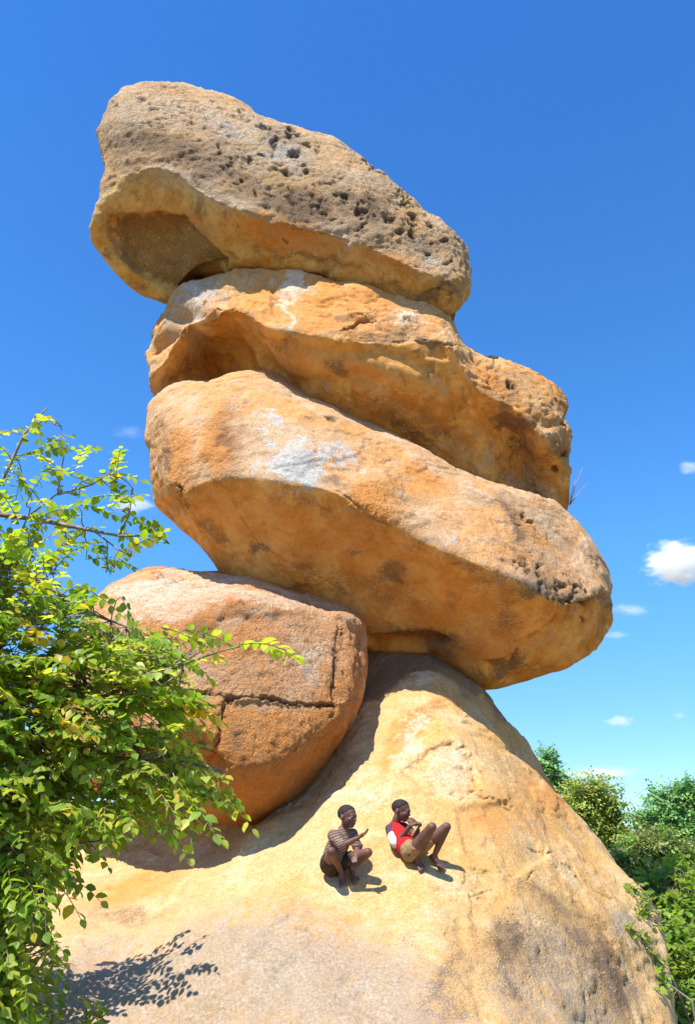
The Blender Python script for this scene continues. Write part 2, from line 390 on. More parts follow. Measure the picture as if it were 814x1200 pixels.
rock('granite_dome', 'pale orange granite dome with shaded summit that carries the stack and both boys', m_base, V, Fc, .031, 4,
     big=.07, mid=.010, fine=.004, plates=.022, seed=3, cat='boulder',
     stains_and_shade=[('d', 470, 768, 60, 26, 0, .62), ('d', 540, 795, 36, 20, 45, .6), ('d', 590, 840, 20, 12, 55, .55), ('w', 525, 900, 34, 22, 20, .42), ('w', 420, 935, 40, 12, 0, .42), ('o', 480, 850, 30, 12, -35, .9), ('o', 462, 885, 14, 20, 10, .8),  # first three dark marks deepen the summit shade by colour
             ('o', 640, 925, 45, 60, 50, .5), ('o', 160, 1045, 90, 22, -25, .6), ('o', 570, 960, 40, 25, 10, .5),
             ('w', 482, 868, 14, 34, 14, .58), ('w', 500, 800, 30, 8, -10, .5),
             ('d', 590, 1110, 38, 22, 60, .62), ('d', 640, 1060, 60, 14, 35, .5), ('d', 700, 1120, 18, 40, -20, .68), ('d', 672, 1100, 16, 22, 0, .6), ('d', 600, 1160, 25, 14, 50, .55), ('d', 725, 1160, 22, 34, -30, .6), ('d', 690, 1085, 22, 10, 60, .5),
             ('g', 420, 1180, 110, 50, 0, .42), ('g', 180, 1180, 120, 35, -10, .45), ('g', 300, 1110, 60, 30, 0, .4), ('d', 150, 1080, 70, 10, -10, .45), ('g', 720, 1085, 14, 22, 0, .5),
             ('d', 520, 1150, 30, 60, 20, .40), ('d', 470, 1100, 40, 14, 30, .3)],
     polys=[('g', [(40,1120),(120,1095),(200,1090),(250,1075),(320,1052),(400,1062),(450,1085),(500,1120),(540,1170),(560,1230),(40,1230)], 48, .74), ('g', [(590,1080),(680,1090),(720,1130),(760,1180),(700,1230),(600,1230),(560,1160)], 20, .5),
            ('d', [(552,1092),(600,1078),(622,1100),(632,1128),(600,1142),(570,1130)], 14, .46), ('d', [(500,1130),(530,1120),(556,1170),(560,1210),(520,1210)], 14, .45), ('d', [(610,1050),(680,1062),(712,1082),(700,1095),(640,1085)], 14, .44), ('d', [(688,1100),(714,1098),(745,1150),(738,1180),(700,1150)], 12, .5),
            ('d', [(430,752),(500,748),(556,785),(604,850),(596,856),(556,812),(520,795),(475,797),(432,820),(415,850)], 5, .85)],  # the long boulder's cast shadow, painted into the summit colour
     cracks=[([(372,944),(340,948),(300,960)], 1.1, 0.018), ([(470,905),(500,880),(530,870),(555,895),(560,925),(540,940),(520,925)], 1.0, 0.015),
             ([(430,812),(470,798),(510,800),(545,840)], 1.1, 0.012), ([(555,935),(590,942),(610,955)], 1.2, 0.021), ([(545,1045),(580,1040)], 1.0, 0.018),
             ([(505,1065),(517,1085),(522,1095)], 1.2, 0.021), ([(333,1075),(348,1088),(368,1090)], 1.1, 0.018), ([(616,990),(640,1000),(650,998)], 1.3, 0.024),
             ([(612,1035),(628,1018)], 1.1, 0.024), ([(655,1015),(700,1050),(735,1070)], 1.1, 0.012), ([(684,1157),(690,1170),(698,1180)], 1.2, 0.030),
             ([(540,1030),(560,1020),(600,1025),(640,1050)], 1.0, 0.011), ([(420,1100),(470,1115)], 1.0, 0.009), ([(450,770),(500,768)], 0.8, 0.006)],
     steps=[([(470,905),(500,878),(530,870),(556,895),(562,925),(540,942),(500,935)], 3, .035), ([(535,950),(590,942),(640,1000),(600,1030),(545,1000)], 3, .03), ([(430,815),(500,800),(540,850),(480,840)], 3, .02)],
     rough=[(600, 1110, 50, 40, 30), (700, 1120, 30, 40, 0)])

# lower left boulder
st = [
 [(70,800,9.8),(62,830,9.6),(60,860,9.5),(64,890,9.6),(72,920,9.8)],
 [(108,705,9.7),(103,750,9.1),(100,800,8.9),(104,865,8.9),(112,930,9.4)],
 [(150,676,9.9),(152,722,8.7),(153,790,8.4),(160,860,8.05),(170,915,9.0)],
 [(200,671,10),(212,728,8.5),(215,790,8.2),(220,880,7.8),(225,948,8.6)],
 [(264,673,10.1),(270,704,8.7),(275,790,8.2),(278,890,7.75),(266,958,8.5)],
 [(327,685,10.1),(330,704,8.9),(335,790,8.35),(334,888,7.95),(306,952,8.5)],
 [(375,700,10.1),(378,716,9.1),(386,785,8.6),(377,860,8.25),(346,930,8.7)],
 [(403,709,10),(408,722,9.1),(414,785,8.75),(404,840,8.5),(382,890,8.9)],
 [(420,720,9.9),(425,735,9.35),(426,785,9.1),(417,828,9.0),(402,862,9.2)],
 [(425,735,9.9),(427,746,9.6),(427,785,9.4),(419,825,9.3),(407,856,9.4)]]
V, Fc = loft(st, 3.0, rise=8, ridge=(1,), tens_r=.1)
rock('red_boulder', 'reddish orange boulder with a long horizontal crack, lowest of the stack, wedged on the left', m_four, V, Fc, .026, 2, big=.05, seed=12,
     stains_and_shade=[('w', 180, 690, 60, 18, 0, .8), ('w', 260, 685, 80, 12, 5, .6), ('d', 290, 714, 45, 10, -5, .45), ('d', 345, 717, 30, 10, 10, .5), ('o', 330, 905, 90, 40, -20, 1.0), ('o', 250, 880, 50, 60, 0, .9),
             ('o', 385, 850, 30, 50, 20, .6), ('d', 225, 745, 30, 18, -30, .5), ('w', 372, 775, 16, 22, 0, .5), ('d', 275, 870, 14, 30, 10, .4), ('d', 392, 770, 4, 50, 0, .6), ('d', 195, 770, 20, 12, 0, .45), ('o', 300, 780, 40, 60, 0, .35)],
     polys=[('d', [(225,745),(300,708),(385,722),(395,735),(380,745),(300,730),(240,770)], 6, .3), ('o', [(262,822),(388,822),(412,835),(400,870),(340,945),(260,960),(190,955),(180,860)], 10, .75), ('w', [(120,690),(200,671),(330,684),(400,712),(330,706),(270,704),(215,728),(150,730)], 6, .55)],
     cracks=[([(185,812),(255,815),(262,820),(285,817),(310,818),(345,821),(392,823)], 1.7, .06), ([(262,820),(258,860),(240,890)], 1.3, .04), ([(398,735),(394,770),(388,822)], 1.3, .02), ([(180,676),(190,672),(212,684)], 1.8, .03)],
     steps=[([(262,821),(330,822),(440,824),(440,900),(380,930),(300,970),(200,970),(240,890),(255,860)], 1.8, .045), ([(392,724),(440,740),(440,822),(388,822)], 2, .05), ([(236,752),(262,722),(330,716),(340,735),(300,742),(262,770)], 4, .04), ([(130,880),(235,855),(262,900),(240,945),(150,930)], 6, .22)],
     rough=[(320, 790, 110, 70, 0), (320, 850, 110, 100, 0)], underlim=(-.25, -.6))

# third boulder: the long one that rests on the summit
st = [
 [(180,470,10.2),(174,505,9.9),(173,545,9.8),(177,575,9.9),(186,597,10.2)],
 [(200,453,10.1),(198,500,9.4),(205,575,9.1),(215,605,9.5),(230,634,10.2)],
 [(245,446,10),(245,500,9.2),(252,561,8.8),(262,620,9.4),(275,686,10.3)],
 [(307,441,9.9),(312,500,9.1),(318,564,8.6),(325,640,9.3),(340,710,10.2)],
 [(365,470,9.8),(372,515,9.1),(378,570,8.6),(385,650,9.3),(400,745,10.3)],
 [(425,497,9.8),(430,540,9.1),(440,600,8.6),(445,670,9.3),(455,762,10.4)],
 [(485,522,9.8),(492,570,9.1),(500,636,8.6),(505,700,9.3),(512,773,10.4)],
 [(545,555,9.8),(552,600,9.2),(560,660,8.7),(562,720,9.3),(566,802,10.2)],
 [(600,576,10),(608,625,9.3),(618,690,8.8),(617,735,9.3),(616,794,10.1)],
 [(650,590,10.2),(655,645,9.6),(664,705,9.1),(662,735,9.5),(656,782,10.1)],
 [(690,638,10.4),(695,665,10),(703,695,9.7),(700,725,9.8),(695,760,10.2)],
 [(707,670,10.6),(713,685,10.3),(717,704,10.1),(715,718,10.1),(711,733,10.3)]]
V, Fc = loft(st, 3.6, rise=8, tens_r=.4)
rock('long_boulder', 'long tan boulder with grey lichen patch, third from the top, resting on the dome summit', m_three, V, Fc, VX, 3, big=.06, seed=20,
     stains_and_shade=[('l', 345, 545, 30, 22, 10, .95), ('l', 320, 492, 18, 9, 10, .7), ('l', 375, 540, 10, 16, 20, .7), ('l', 305, 515, 14, 10, 0, .6), ('l', 395, 530, 20, 14, 10, .5), ('l', 530, 628, 4, 4, 0, .7), ('l', 300, 545, 5, 5, 0, .7),
             ('d', 395, 565, 28, 9, 12, .55), ('d', 265, 520, 14, 32, 10, .55), ('o', 255, 525, 22, 40, 10, .8), ('d', 190, 540, 8, 30, 0, .5), ('o', 205, 540, 20, 60, 10, .6), ('o', 440, 590, 30, 30, 0, .75), ('o', 490, 560, 40, 18, 35, .7),
             ('d', 600, 610, 12, 34, -15, .55), ('d', 640, 690, 45, 14, 12, .6), ('d', 590, 660, 20, 8, 20, .45), ('d', 705, 700, 14, 8, 0, .5), ('d', 440, 690, 60, 14, 20, .35), ('d', 630, 670, 30, 20, 0, .45),
             ('d', 590, 725, 20, 40, 0, .42), ('d', 462, 675, 16, 16, 0, .6), ('d', 300, 652, 12, 9, 0, .65), ('d', 420, 652, 12, 8, 0, .55), ('d', 520, 645, 60, 5, 28, .4),
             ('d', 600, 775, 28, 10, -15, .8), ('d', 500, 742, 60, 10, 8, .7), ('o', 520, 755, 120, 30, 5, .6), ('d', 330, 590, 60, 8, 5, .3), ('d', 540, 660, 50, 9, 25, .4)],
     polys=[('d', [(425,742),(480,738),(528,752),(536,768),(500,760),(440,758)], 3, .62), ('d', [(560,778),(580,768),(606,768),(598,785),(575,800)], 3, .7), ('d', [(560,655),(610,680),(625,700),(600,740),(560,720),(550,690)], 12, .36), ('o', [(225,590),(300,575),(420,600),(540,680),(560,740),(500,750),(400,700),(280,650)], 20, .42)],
     cracks=[([(628,740),(660,715),(700,700)], 2.2, .04), ([(212,570),(213,600),(216,600)], 2, .05), ([(395,575),(440,608),(470,625)], 1.6, .02), ([(265,585),(300,640),(400,690)], 1.4, .012)],
     pits=[(614,602,4,3,30,.05), (621,607,5,3,0,.06), (609,612,3,3,0,.04)] + [(prng.uniform(600,690), 0, prng.uniform(2.2,5.5), prng.uniform(1.6,3), prng.uniform(-40,60), prng.uniform(.02,.05)) for _ in range(34)] + [ (385,495,7,3,20,.04), (588,658,3,2,0,.05)],
     steps=[([(425,742),(500,740),(525,752),(500,760),(440,758)], 3, .15), ([(565,775),(605,768),(596,785),(572,798)], 3, .06), ([(606,752),(660,716),(704,694),(722,700),(712,770),(650,800),(590,800)], 2.5, .09), ([(158,590),(213,587),(250,635),(215,640)], 4, .05)],
     rough=[(262, 525, 24, 55, 10), (200, 530, 20, 50, 0), (640, 690, 50, 20, 12), (440, 590, 30, 36, 0), (615, 610, 30, 40, 0), (700, 700, 20, 14, 0)])

# second boulder
st = [
 [(170,415,10.6),(168,425,10.4),(168,435,10.3),(172,450,10.4),(180,464,10.6)],
 [(188,370,10.6),(186,385,10.2),(186,402,9.9),(190,440,10.5),(195,480,10.9)],
 [(212,335,10.5),(214,352,10),(216,375,9.7),(222,420,10.6),(228,485,11.1)],
 [(262,316,10.4),(262,335,9.9),(266,360,9.5),(275,410,10.3),(285,480,11.0)],
 [(312,313,10.25),(312,345,9.8),(314,383,9.4),(320,425,10.1),(330,480,11)],
 [(356,320,10.2),(356,352,9.75),(358,389,9.35),(370,445,9.95),(385,505,11)],
 [(420,332,10.2),(415,362,9.7),(412,398,9.35),(425,462,9.85),(445,535,11)],
 [(480,350,10.2),(475,372,9.8),(470,396,9.5),(485,470,9.9),(505,560,11.1)],
 [(515,362,10.3),(518,380,9.9),(522,403,9.6),(535,485,10.05),(550,585,11.2)],
 [(548,408,10.2),(553,430,9.9),(560,455,9.7),(570,520,10.3),(585,600,11.2)],
 [(592,424,10.6),(597,445,10.1),(603,474,9.8),(605,530,10.6),(615,605,11.1)],
 [(636,442,10.8),(640,475,10.2),(638,512,9.9),(635,550,10.4),(640,610,10.9)],
 [(661,468,11),(664,505,10.6),(669,545,10.4),(668,575,10.5),(664,602,10.9)]]
V, Fc = loft(st, 3.0, rise=6, tens_r=.35)
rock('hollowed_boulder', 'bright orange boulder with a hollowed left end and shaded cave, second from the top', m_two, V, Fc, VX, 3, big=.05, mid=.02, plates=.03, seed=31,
     stains_and_shade=[('w', 345, 335, 14, 16, 0, 1.0), ('w', 341, 368, 4, 30, 3, .75), ('l', 230, 345, 26, 30, -30, .5), ('w', 235, 400, 18, 34, 15, .55), ('o', 400, 350, 90, 22, 5, .85), ('o', 300, 350, 40, 30, 10, .5), ('w', 480, 372, 20, 14, 0, .6), ('o', 500, 378, 26, 14, 20, .6),
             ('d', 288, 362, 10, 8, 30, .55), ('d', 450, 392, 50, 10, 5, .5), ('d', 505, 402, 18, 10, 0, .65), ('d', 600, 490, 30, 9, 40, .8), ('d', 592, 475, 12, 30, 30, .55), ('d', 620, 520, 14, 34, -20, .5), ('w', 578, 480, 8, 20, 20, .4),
             ('d', 395, 435, 20, 8, 0, .6), ('d', 330, 400, 20, 12, 0, .45), ('d', 470, 500, 60, 14, 20, .5), ('d', 430, 470, 30, 10, -20, .45), ('d', 520, 505, 30, 8, 10, .5), ('o', 420, 430, 60, 20, 0, .6), ('o', 350, 415, 40, 20, 0, .5),
             ('d', 655, 530, 16, 24, 0, .4), ('o', 580, 432, 30, 10, 10, .6), ('d', 600, 446, 12, 6, 30, .5), ('w', 640, 500, 12, 24, 0, .4), ('d', 180, 440, 10, 24, 0, .4)],
     cracks=[([(404,384),(425,368),(440,372)], 2.2, .05), ([(490,392),(510,398),(540,410)], 2, .04), ([(560,520),(580,514),(600,525),(598,545)], 1.6, .02)],
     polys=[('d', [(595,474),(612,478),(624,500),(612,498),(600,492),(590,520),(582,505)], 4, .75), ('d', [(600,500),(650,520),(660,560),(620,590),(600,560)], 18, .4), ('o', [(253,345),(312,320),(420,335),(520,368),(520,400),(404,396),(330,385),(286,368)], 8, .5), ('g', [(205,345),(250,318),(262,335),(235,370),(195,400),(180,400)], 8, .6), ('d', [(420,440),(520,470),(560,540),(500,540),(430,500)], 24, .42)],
     grooves=[([(180,408),(205,388),(228,392),(244,415),(256,450)], 7, .16), ([(208,372),(245,366),(272,388),(290,420),(300,450)], 8, .16), ([(262,352),(285,378),(300,405),(330,440)], 7, .10), ([(556,418),(575,440),(596,462),(622,480),(640,500)], 6, .14), ([(340,400),(390,415),(450,412),(500,430)], 9, .06), ([(350,450),(420,440),(470,470),(540,520)], 10, .07)],
     dents=[(240, 405, 9.6, .75, .75, (.2, .9, .3)), (196, 418, 9.9, .4, .3, (.25, .9, .15)), (560, 505, 10.4, .7, .35, (0, .9, .3)), (625, 545, 10.2, .45, .35, (0, .9, .2)), (470, 520, 10.6, .6, .2, (0, .8, .5))],
     pits=[(655,500,5,8,20,.08), (662,530,5,7,0,.09), (600,448,9,5,30,.10), (650,546,5,5,0,.06)],
     steps=[([(320,340),(345,350),(350,372),(330,380),(318,365)], 3, .05), ([(395,370),(440,365),(520,385),(500,400),(420,398)], 3, .05), ([(488,398),(520,402),(528,420),(500,418)], 3, .06)],
     rough=[(640, 500, 40, 70, 0), (460, 385, 60, 12, 0), (600, 445, 40, 20, 0)])

# top boulder
st = [
 [(123,140,10.2),(119,165,9.8),(119,200,9.7),(111,258,9.85),(114,287,10.4)],
 [(145,108,10.6),(142,145,9.6),(145,202,9.4),(140,262,9.95),(150,333,10.8)],
 [(190,98,10.9),(190,152,9.5),(195,200,9.35),(195,262,9.95),(201,352,10.95)],
 [(252,110,11),(250,168,9.5),(255,236,9.3),(252,272,9.75),(242,322,10.6)],
 [(326,145,10.9),(322,197,9.7),(318,262,9.45),(318,296,9.8),(318,319,10.2)],
 [(391,165,10.8),(390,215,9.75),(385,270,9.5),(388,305,9.85),(390,329,10.2)],
 [(445,203,10.7),(442,245,9.8),(438,290,9.55),(440,322,9.85),(445,345,10.2)],
 [(500,251,10.6),(498,283,10),(492,318,9.75),(495,342,10),(497,362,10.3)],
 [(533,279,10.6),(534,300,10.2),(535,325,9.95),(532,347,10.1),(528,365,10.4)],
 [(548,296,10.7),(550,308,10.5),(550,322,10.35),(549,336,10.4),(545,350,10.6)]]
V, Fc = loft(st, 4.0, ridge=(1,2))
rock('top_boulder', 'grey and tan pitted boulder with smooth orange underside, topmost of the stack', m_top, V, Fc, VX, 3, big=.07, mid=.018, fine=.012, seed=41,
     stains_and_shade=[('d', 190, 172, 70, 22, 5, .66), ('d', 260, 200, 60, 20, 25, .55), ('d', 350, 240, 60, 24, 20, .74), ('d', 420, 240, 50, 16, 25, .6), ('d', 300, 215, 30, 20, 10, .45), ('d', 500, 285, 36, 14, 25, .5), ('l', 330, 180, 40, 18, 15, .5), ('l', 270, 150, 22, 10, 20, .5),
             ('o', 230, 122, 90, 16, 12, .3), ('w', 210, 210, 60, 14, 10, .5), ('w', 250, 228, 50, 10, 25, .5), ('w', 395, 272, 20, 6, -10, .8), ('w', 390, 270, 50, 14, 10, .4), ('o', 330, 275, 60, 22, 5, .8), ('o', 190, 260, 70, 18, 5, .6), ('d', 380, 305, 100, 6, 10, .5),
             ('d', 505, 342, 24, 6, 15, .7), ('d', 460, 335, 30, 8, 15, .5), ('o', 470, 310, 40, 14, 15, .5), ('l', 505, 305, 20, 12, 20, .5), ('d', 318, 160, 10, 5, 20, .6), ('d', 340, 160, 14, 7, 15, .8), ('d', 250, 300, 40, 10, -20, .35), ('o', 194, 252, 6, 3, 0, 1)],
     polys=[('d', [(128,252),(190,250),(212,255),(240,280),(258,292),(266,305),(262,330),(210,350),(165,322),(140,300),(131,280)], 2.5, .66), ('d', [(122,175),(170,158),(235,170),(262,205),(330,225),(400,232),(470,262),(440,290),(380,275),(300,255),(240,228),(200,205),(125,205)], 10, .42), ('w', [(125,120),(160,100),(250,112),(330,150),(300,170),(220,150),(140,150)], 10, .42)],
     cracks=[([(428,191),(440,200)], 2, .08), ([(466,226),(480,242)], 2.2, .08), ([(277,248),(280,265),(276,275)], 1.8, .03), ([(495,340),(515,338),(527,344),(515,350)], 1.8, .03)],
     pits=[(342,160,12,6,12,.13),(343,180,8,7,0,.13),(358,171,8,4,10,.08),(338,200,9,6,10,.08),(356,190,5,4,0,.06),(313,152,10,4,25,.08),(360,201,7,5,0,.07),(322,166,4,7,10,.06),(308,182,8,3,15,.05),
           (488,255,6,4,20,.08),(503,265,5,3,0,.07),(481,272,8,5,25,.08),(466,269,6,4,0,.06),(519,284,6,4,0,.08),(505,297,5,4,0,.05),(454,256,9,5,20,.06),(375,173,5,3,0,.05),
           (137,122,4,4,0,.05),(215,128,5,3,0,.04),(180,130,5,4,0,.05),(235,160,5,3,0,.04),(260,172,5,3,0,.04),(165,110,5,3,0,.04),(400,235,6,4,0,.06),(420,250,8,5,20,.06),(385,215,5,3,0,.05),(290,140,4,3,0,.04)] + [(x_, 205+(x_-280)*.31+prng.gauss(0,17), prng.uniform(2,6), prng.uniform(1.5,3.2), prng.uniform(-30,50), prng.uniform(.015,.05)) for x_ in [prng.uniform(270,530) for _ in range(80)]] + [(prng.uniform(125,300), prng.uniform(112,190), prng.uniform(1.8,4), prng.uniform(1.5,2.6), prng.uniform(-30,50), prng.uniform(.01,.03)) for _ in range(24)],
     steps=[([(128,252),(190,250),(212,255),(240,280),(258,292),(266,305),(262,330),(210,350),(165,322),(140,300),(131,280)], 2.2, .2), ([(128,195),(205,185),(258,232),(280,250),(330,262),(420,268),(380,330),(200,350),(120,290)], 4, .05)],
     rough=[(180, 150, 90, 50, 5), (280, 180, 90, 45, 15), (360, 220, 90, 50, 15), (450, 250, 80, 45, 25), (520, 300, 40, 40, 0)], underlim=(-.12, -.45))

# ------------------------------------------------------------------ ground
g = NT('dry_ground')
n1 = g.noise(.35, 6, .6, .4); n2 = g.noise(4, 6, .65)
c = g.mix(g.step(n1, .42, .6), (.27, .19, .10), (.12, .13, .05)); c = g.mix(g.step(n2, .5, .7, 0, .5), c, (.33, .25, .15))
m_ground = g.done(c, .95, g.bump(n2, .05, .6), .1)
xs = np.concatenate([-np.geomspace(3000, 30, 14), np.linspace(-24, 24, 33), np.geomspace(30, 3000, 14)])
gx, gy = np.meshgrid(xs, xs+6); nn = len(xs)
gv = np.stack([gx.ravel(), gy.ravel(), np.zeros(nn*nn)], 1); rr = np.hypot(gv[:, 0], gv[:, 1])
gv[:, 2] = .10*fbm(gv, .12, 3, 2)*np.clip(rr/10, 0, 1) - .05
idx = np.arange(nn*nn).reshape(nn, nn); gf = np.stack([idx[:-1, :-1].ravel(), idx[:-1, 1:].ravel(), idx[1:, 1:].ravel(), idx[1:, :-1].ravel()], 1)
tag(new_obj('ground', mesh_np('ground', gv, gf), m_ground), 'dry sandy ground with thin grass around the rocks', kind='structure')

# ------------------------------------------------------------------ clouds: soft bodies of vapour far away
def cloud_mat(name, dens, hard, scale, off):
    s = NT(name); s.t.nodes.remove(s.b)
    out = s.t.nodes['Material Output']; v = s.n('ShaderNodeVolumePrincipled'); s.t.links.new(v.outputs[0], out.inputs['Volume'])
    v.inputs['Color'].default_value = (1, 1, 1, 1); v.inputs['Anisotropy'].default_value = 0.0
    ln = s.n('ShaderNodeVectorMath', operation='LENGTH'); s.put(ln.inputs[0], s.co)
    n = s.noise(scale, 5, .62, .0, off)
    f = s.math('ADD', s.math('SUBTRACT', 1.0, ln.outputs['Value']), s.math('MULTIPLY', s.math('SUBTRACT', n, .5), 1.7))
    s.put(v.inputs['Density'], s.math('MULTIPLY', s.step(f, .30, .30+hard), dens)); return s.m
def cloud(label, px, py, rx, ry, dens, hard, scale, off, D=900):
    k = D/F; d = ray(px, py); d = CAM + d*D
    bm = bmesh.new(); bmesh.ops.create_icosphere(bm, subdivisions=3, radius=1.0); me = bpy.data.meshes.new('cloud'); bm.to_mesh(me); bm.free()
    o = new_obj('cloud', me, cloud_mat('cloud_vapour', dens/k, hard, scale, off), loc=tuple(d)); o.scale = (rx*k, ry*k*1.3, ry*k)
    tag(o, label, 'cloud', 'small fair weather clouds'); return o
CL = [('large bright white cloud low in the sky right of the long boulder', 797, 660, 62, 36, .085, .3, 2.2, 1),
      ('thin white cloud just below the large bright cloud', 738, 715, 34, 11, .035, .5, 2.0, 5),
      ('small wispy cloud beside the right end of the long boulder', 719, 744, 26, 9, .03, .5, 2.0, 9),
      ('small white cloud above the treetops, right of the dome', 726, 845, 26, 9, .07, .4, 2.0, 14),
      ('tiny white cloud puff at the right edge above the trees', 795, 839, 11, 6, .04, .4, 2.0, 19),
      ('long flat white cloud just over the feathery treetops', 702, 907, 72, 15, .075, .5, 1.8, 23),
      ('small white cloud showing behind the leafy twigs on the left', 157, 592, 40, 15, .06, .4, 2.0, 28),
      ('faint wisp of cloud left of the long boulder', 150, 506, 30, 12, .012, .6, 2.0, 33),
      ('small white cloud cut by the right edge of the sky', 808, 548, 22, 11, .05, .45, 2.0, 38)]
for c in CL: cloud(*c)

# ------------------------------------------------------------------ plants
def leaf_mat(name, trans=.42, rough=.5):
    s = NT(name); a = s.attr('tint').outputs['Color']
    oi = s.n('ShaderNodeObjectInfo')
    n = s.step(s.noise(9, 3, .6), .3, .7, .86, 1.14)
    mv = s.n('ShaderNodeCombineColor'); [s.put(mv.inputs[i], n) for i in range(3)]
    c = s.mix(1.0, a, mv.outputs[0], 'MULTIPLY')
    s.done(c, rough, None, .35)
    tr = s.n('ShaderNodeBsdfTranslucent'); s.put(tr.inputs[0], s.mix(1.0, c, (1.5, 1.35, .55), 'MULTIPLY'))
    mx = s.n('ShaderNodeMixShader'); mx.inputs[0].default_value = trans
    s.t.links.new(s.b.outputs[0], mx.inputs[1]); s.t.links.new(tr.outputs[0], mx.inputs[2]); s.t.links.new(mx.outputs[0], s.t.nodes['Material Output'].inputs[0])
    return s.m
def bark_mat(name, a, b, sc=30):
    s = NT(name); n = s.noise(sc, 5, .7, .3, 0, None, (1, 1, .25))
    return s.done(s.mix(s.step(n, .35, .65), a, b), .85, s.bump(n, .006, .7), .2)
m_leaf = leaf_mat('leaf_green', .55, .38); m_far = leaf_mat('leaf_far', .30, .6)
m_bark = bark_mat('bark_grey', (.16, .12, .09), (.34, .28, .22)); m_twig = bark_mat('twig_bark', (.20, .14, .10), (.36, .28, .22), 60)

# broad leaf: 10 vertices, folded on the midrib and drooping at the tip;  simple leaf: a folded diamond
LT = np.array([[0,0,0],[.33,0,-.02],[.68,0,-.06],[1,0,-.16],[.16,.30,.03],[.45,.43,.05],[.78,.26,.0],[.16,-.30,.03],[.45,-.43,.05],[.78,-.26,.0]])
LF = np.array([[0,1,4,4],[4,1,5,5],[1,2,5,5],[5,2,6,6],[2,3,6,6],[0,7,1,1],[7,8,1,1],[1,8,2,2],[8,9,2,2],[2,9,3,3]])[:, :3]
ST = np.array([[0,0,0],[.5,.42,.05],[1,0,-.05],[.5,-.42,.05]]); SF = np.array([[0,2,1],[0,3,2]])
def unit(a): return a/np.maximum(np.linalg.norm(a, axis=-1, keepdims=True), 1e-9)
def leaf_arrays(pos, ax, up, L, W, T=LT, Fa=LF):
    ax = unit(ax); side = unit(np.cross(up, ax)); nn_ = np.cross(ax, side)
    V = pos[:, None, :] + (T[None, :, 0, None]*L[:, None, None])*ax[:, None, :] + (T[None, :, 1, None]*W[:, None, None])*side[:, None, :] + (T[None, :, 2, None]*L[:, None, None])*nn_[:, None, :]
    n = len(pos); F_ = (Fa[None] + (np.arange(n)*len(T))[:, None, None]).reshape(-1, 3)
    return V.reshape(-1, 3), F_
def tint_attr(me, tint, k):
    A = np.ones((len(tint)*k, 4)); A[:, :3] = np.repeat(tint, k, 0); add_attr(me, 'tint', A)
def tube(bm, pts, r0, r1, seg=6):
    pts = [Vector(p) for p in pts]; rings = []
    for i, p in enumerate(pts):
        d = (pts[min(i+1, len(pts)-1)] - pts[max(i-1, 0)]).normalized()
        a = d.orthogonal().normalized(); b = d.cross(a); r = r0+(r1-r0)*i/(len(pts)-1)
        rings.append([bm.verts.new(p + r*(math.cos(2*math.pi*k/seg)*a + math.sin(2*math.pi*k/seg)*b)) for k in range(seg)])
    for A_, B_ in zip(rings[:-1], rings[1:]):
        # align rings to avoid twisting
        off = min(range(seg), key=lambda o: sum((A_[k].co-B_[(k+o) % seg].co).length for k in range(seg)))
        for k in range(seg):
            bm.faces.new((A_[k], A_[(k+1) % seg], B_[(k+1+off) % seg], B_[(k+off) % seg]))
    bm.faces.new(rings[-1]); bm.faces.new(list(reversed(rings[0])))
def bm_obj(name, bm, mat, parent, origin=None):
    me = bpy.data.meshes.new(name); bm.to_mesh(me); bm.free(); return new_obj(name, me, mat, parent)
def curve_pts(a, b, sag, n=7, wob=.04):
    a = np.array(a); b = np.array(b); out = []; L = np.linalg.norm(b-a)
    w1 = rng.normal(size=3)*wob*L; w2 = rng.normal(size=3)*wob*L
    for i in range(n):
        t = i/(n-1); out.append(a*(1-t)+b*t + np.array([0, 0, sag*L*4*t*(1-t)]) + w1*math.sin(math.pi*t) + w2*math.sin(2*math.pi*t))
    return out
def empty(name, loc):
    o = bpy.data.objects.new(name, None); COL.objects.link(o); o.location = loc; o.empty_display_size = .2; return o
GREENS = np.array([[.19,.35,.03],[.24,.41,.045],[.29,.44,.06],[.12,.25,.035],[.40,.50,.12],[.20,.34,.07],[.13,.25,.04],[.46,.50,.08]])*np.array([1.22, 1.13, 1.0])
YEL = np.array([[.62,.46,.03],[.50,.42,.04],[.66,.50,.08],[.42,.40,.05]])

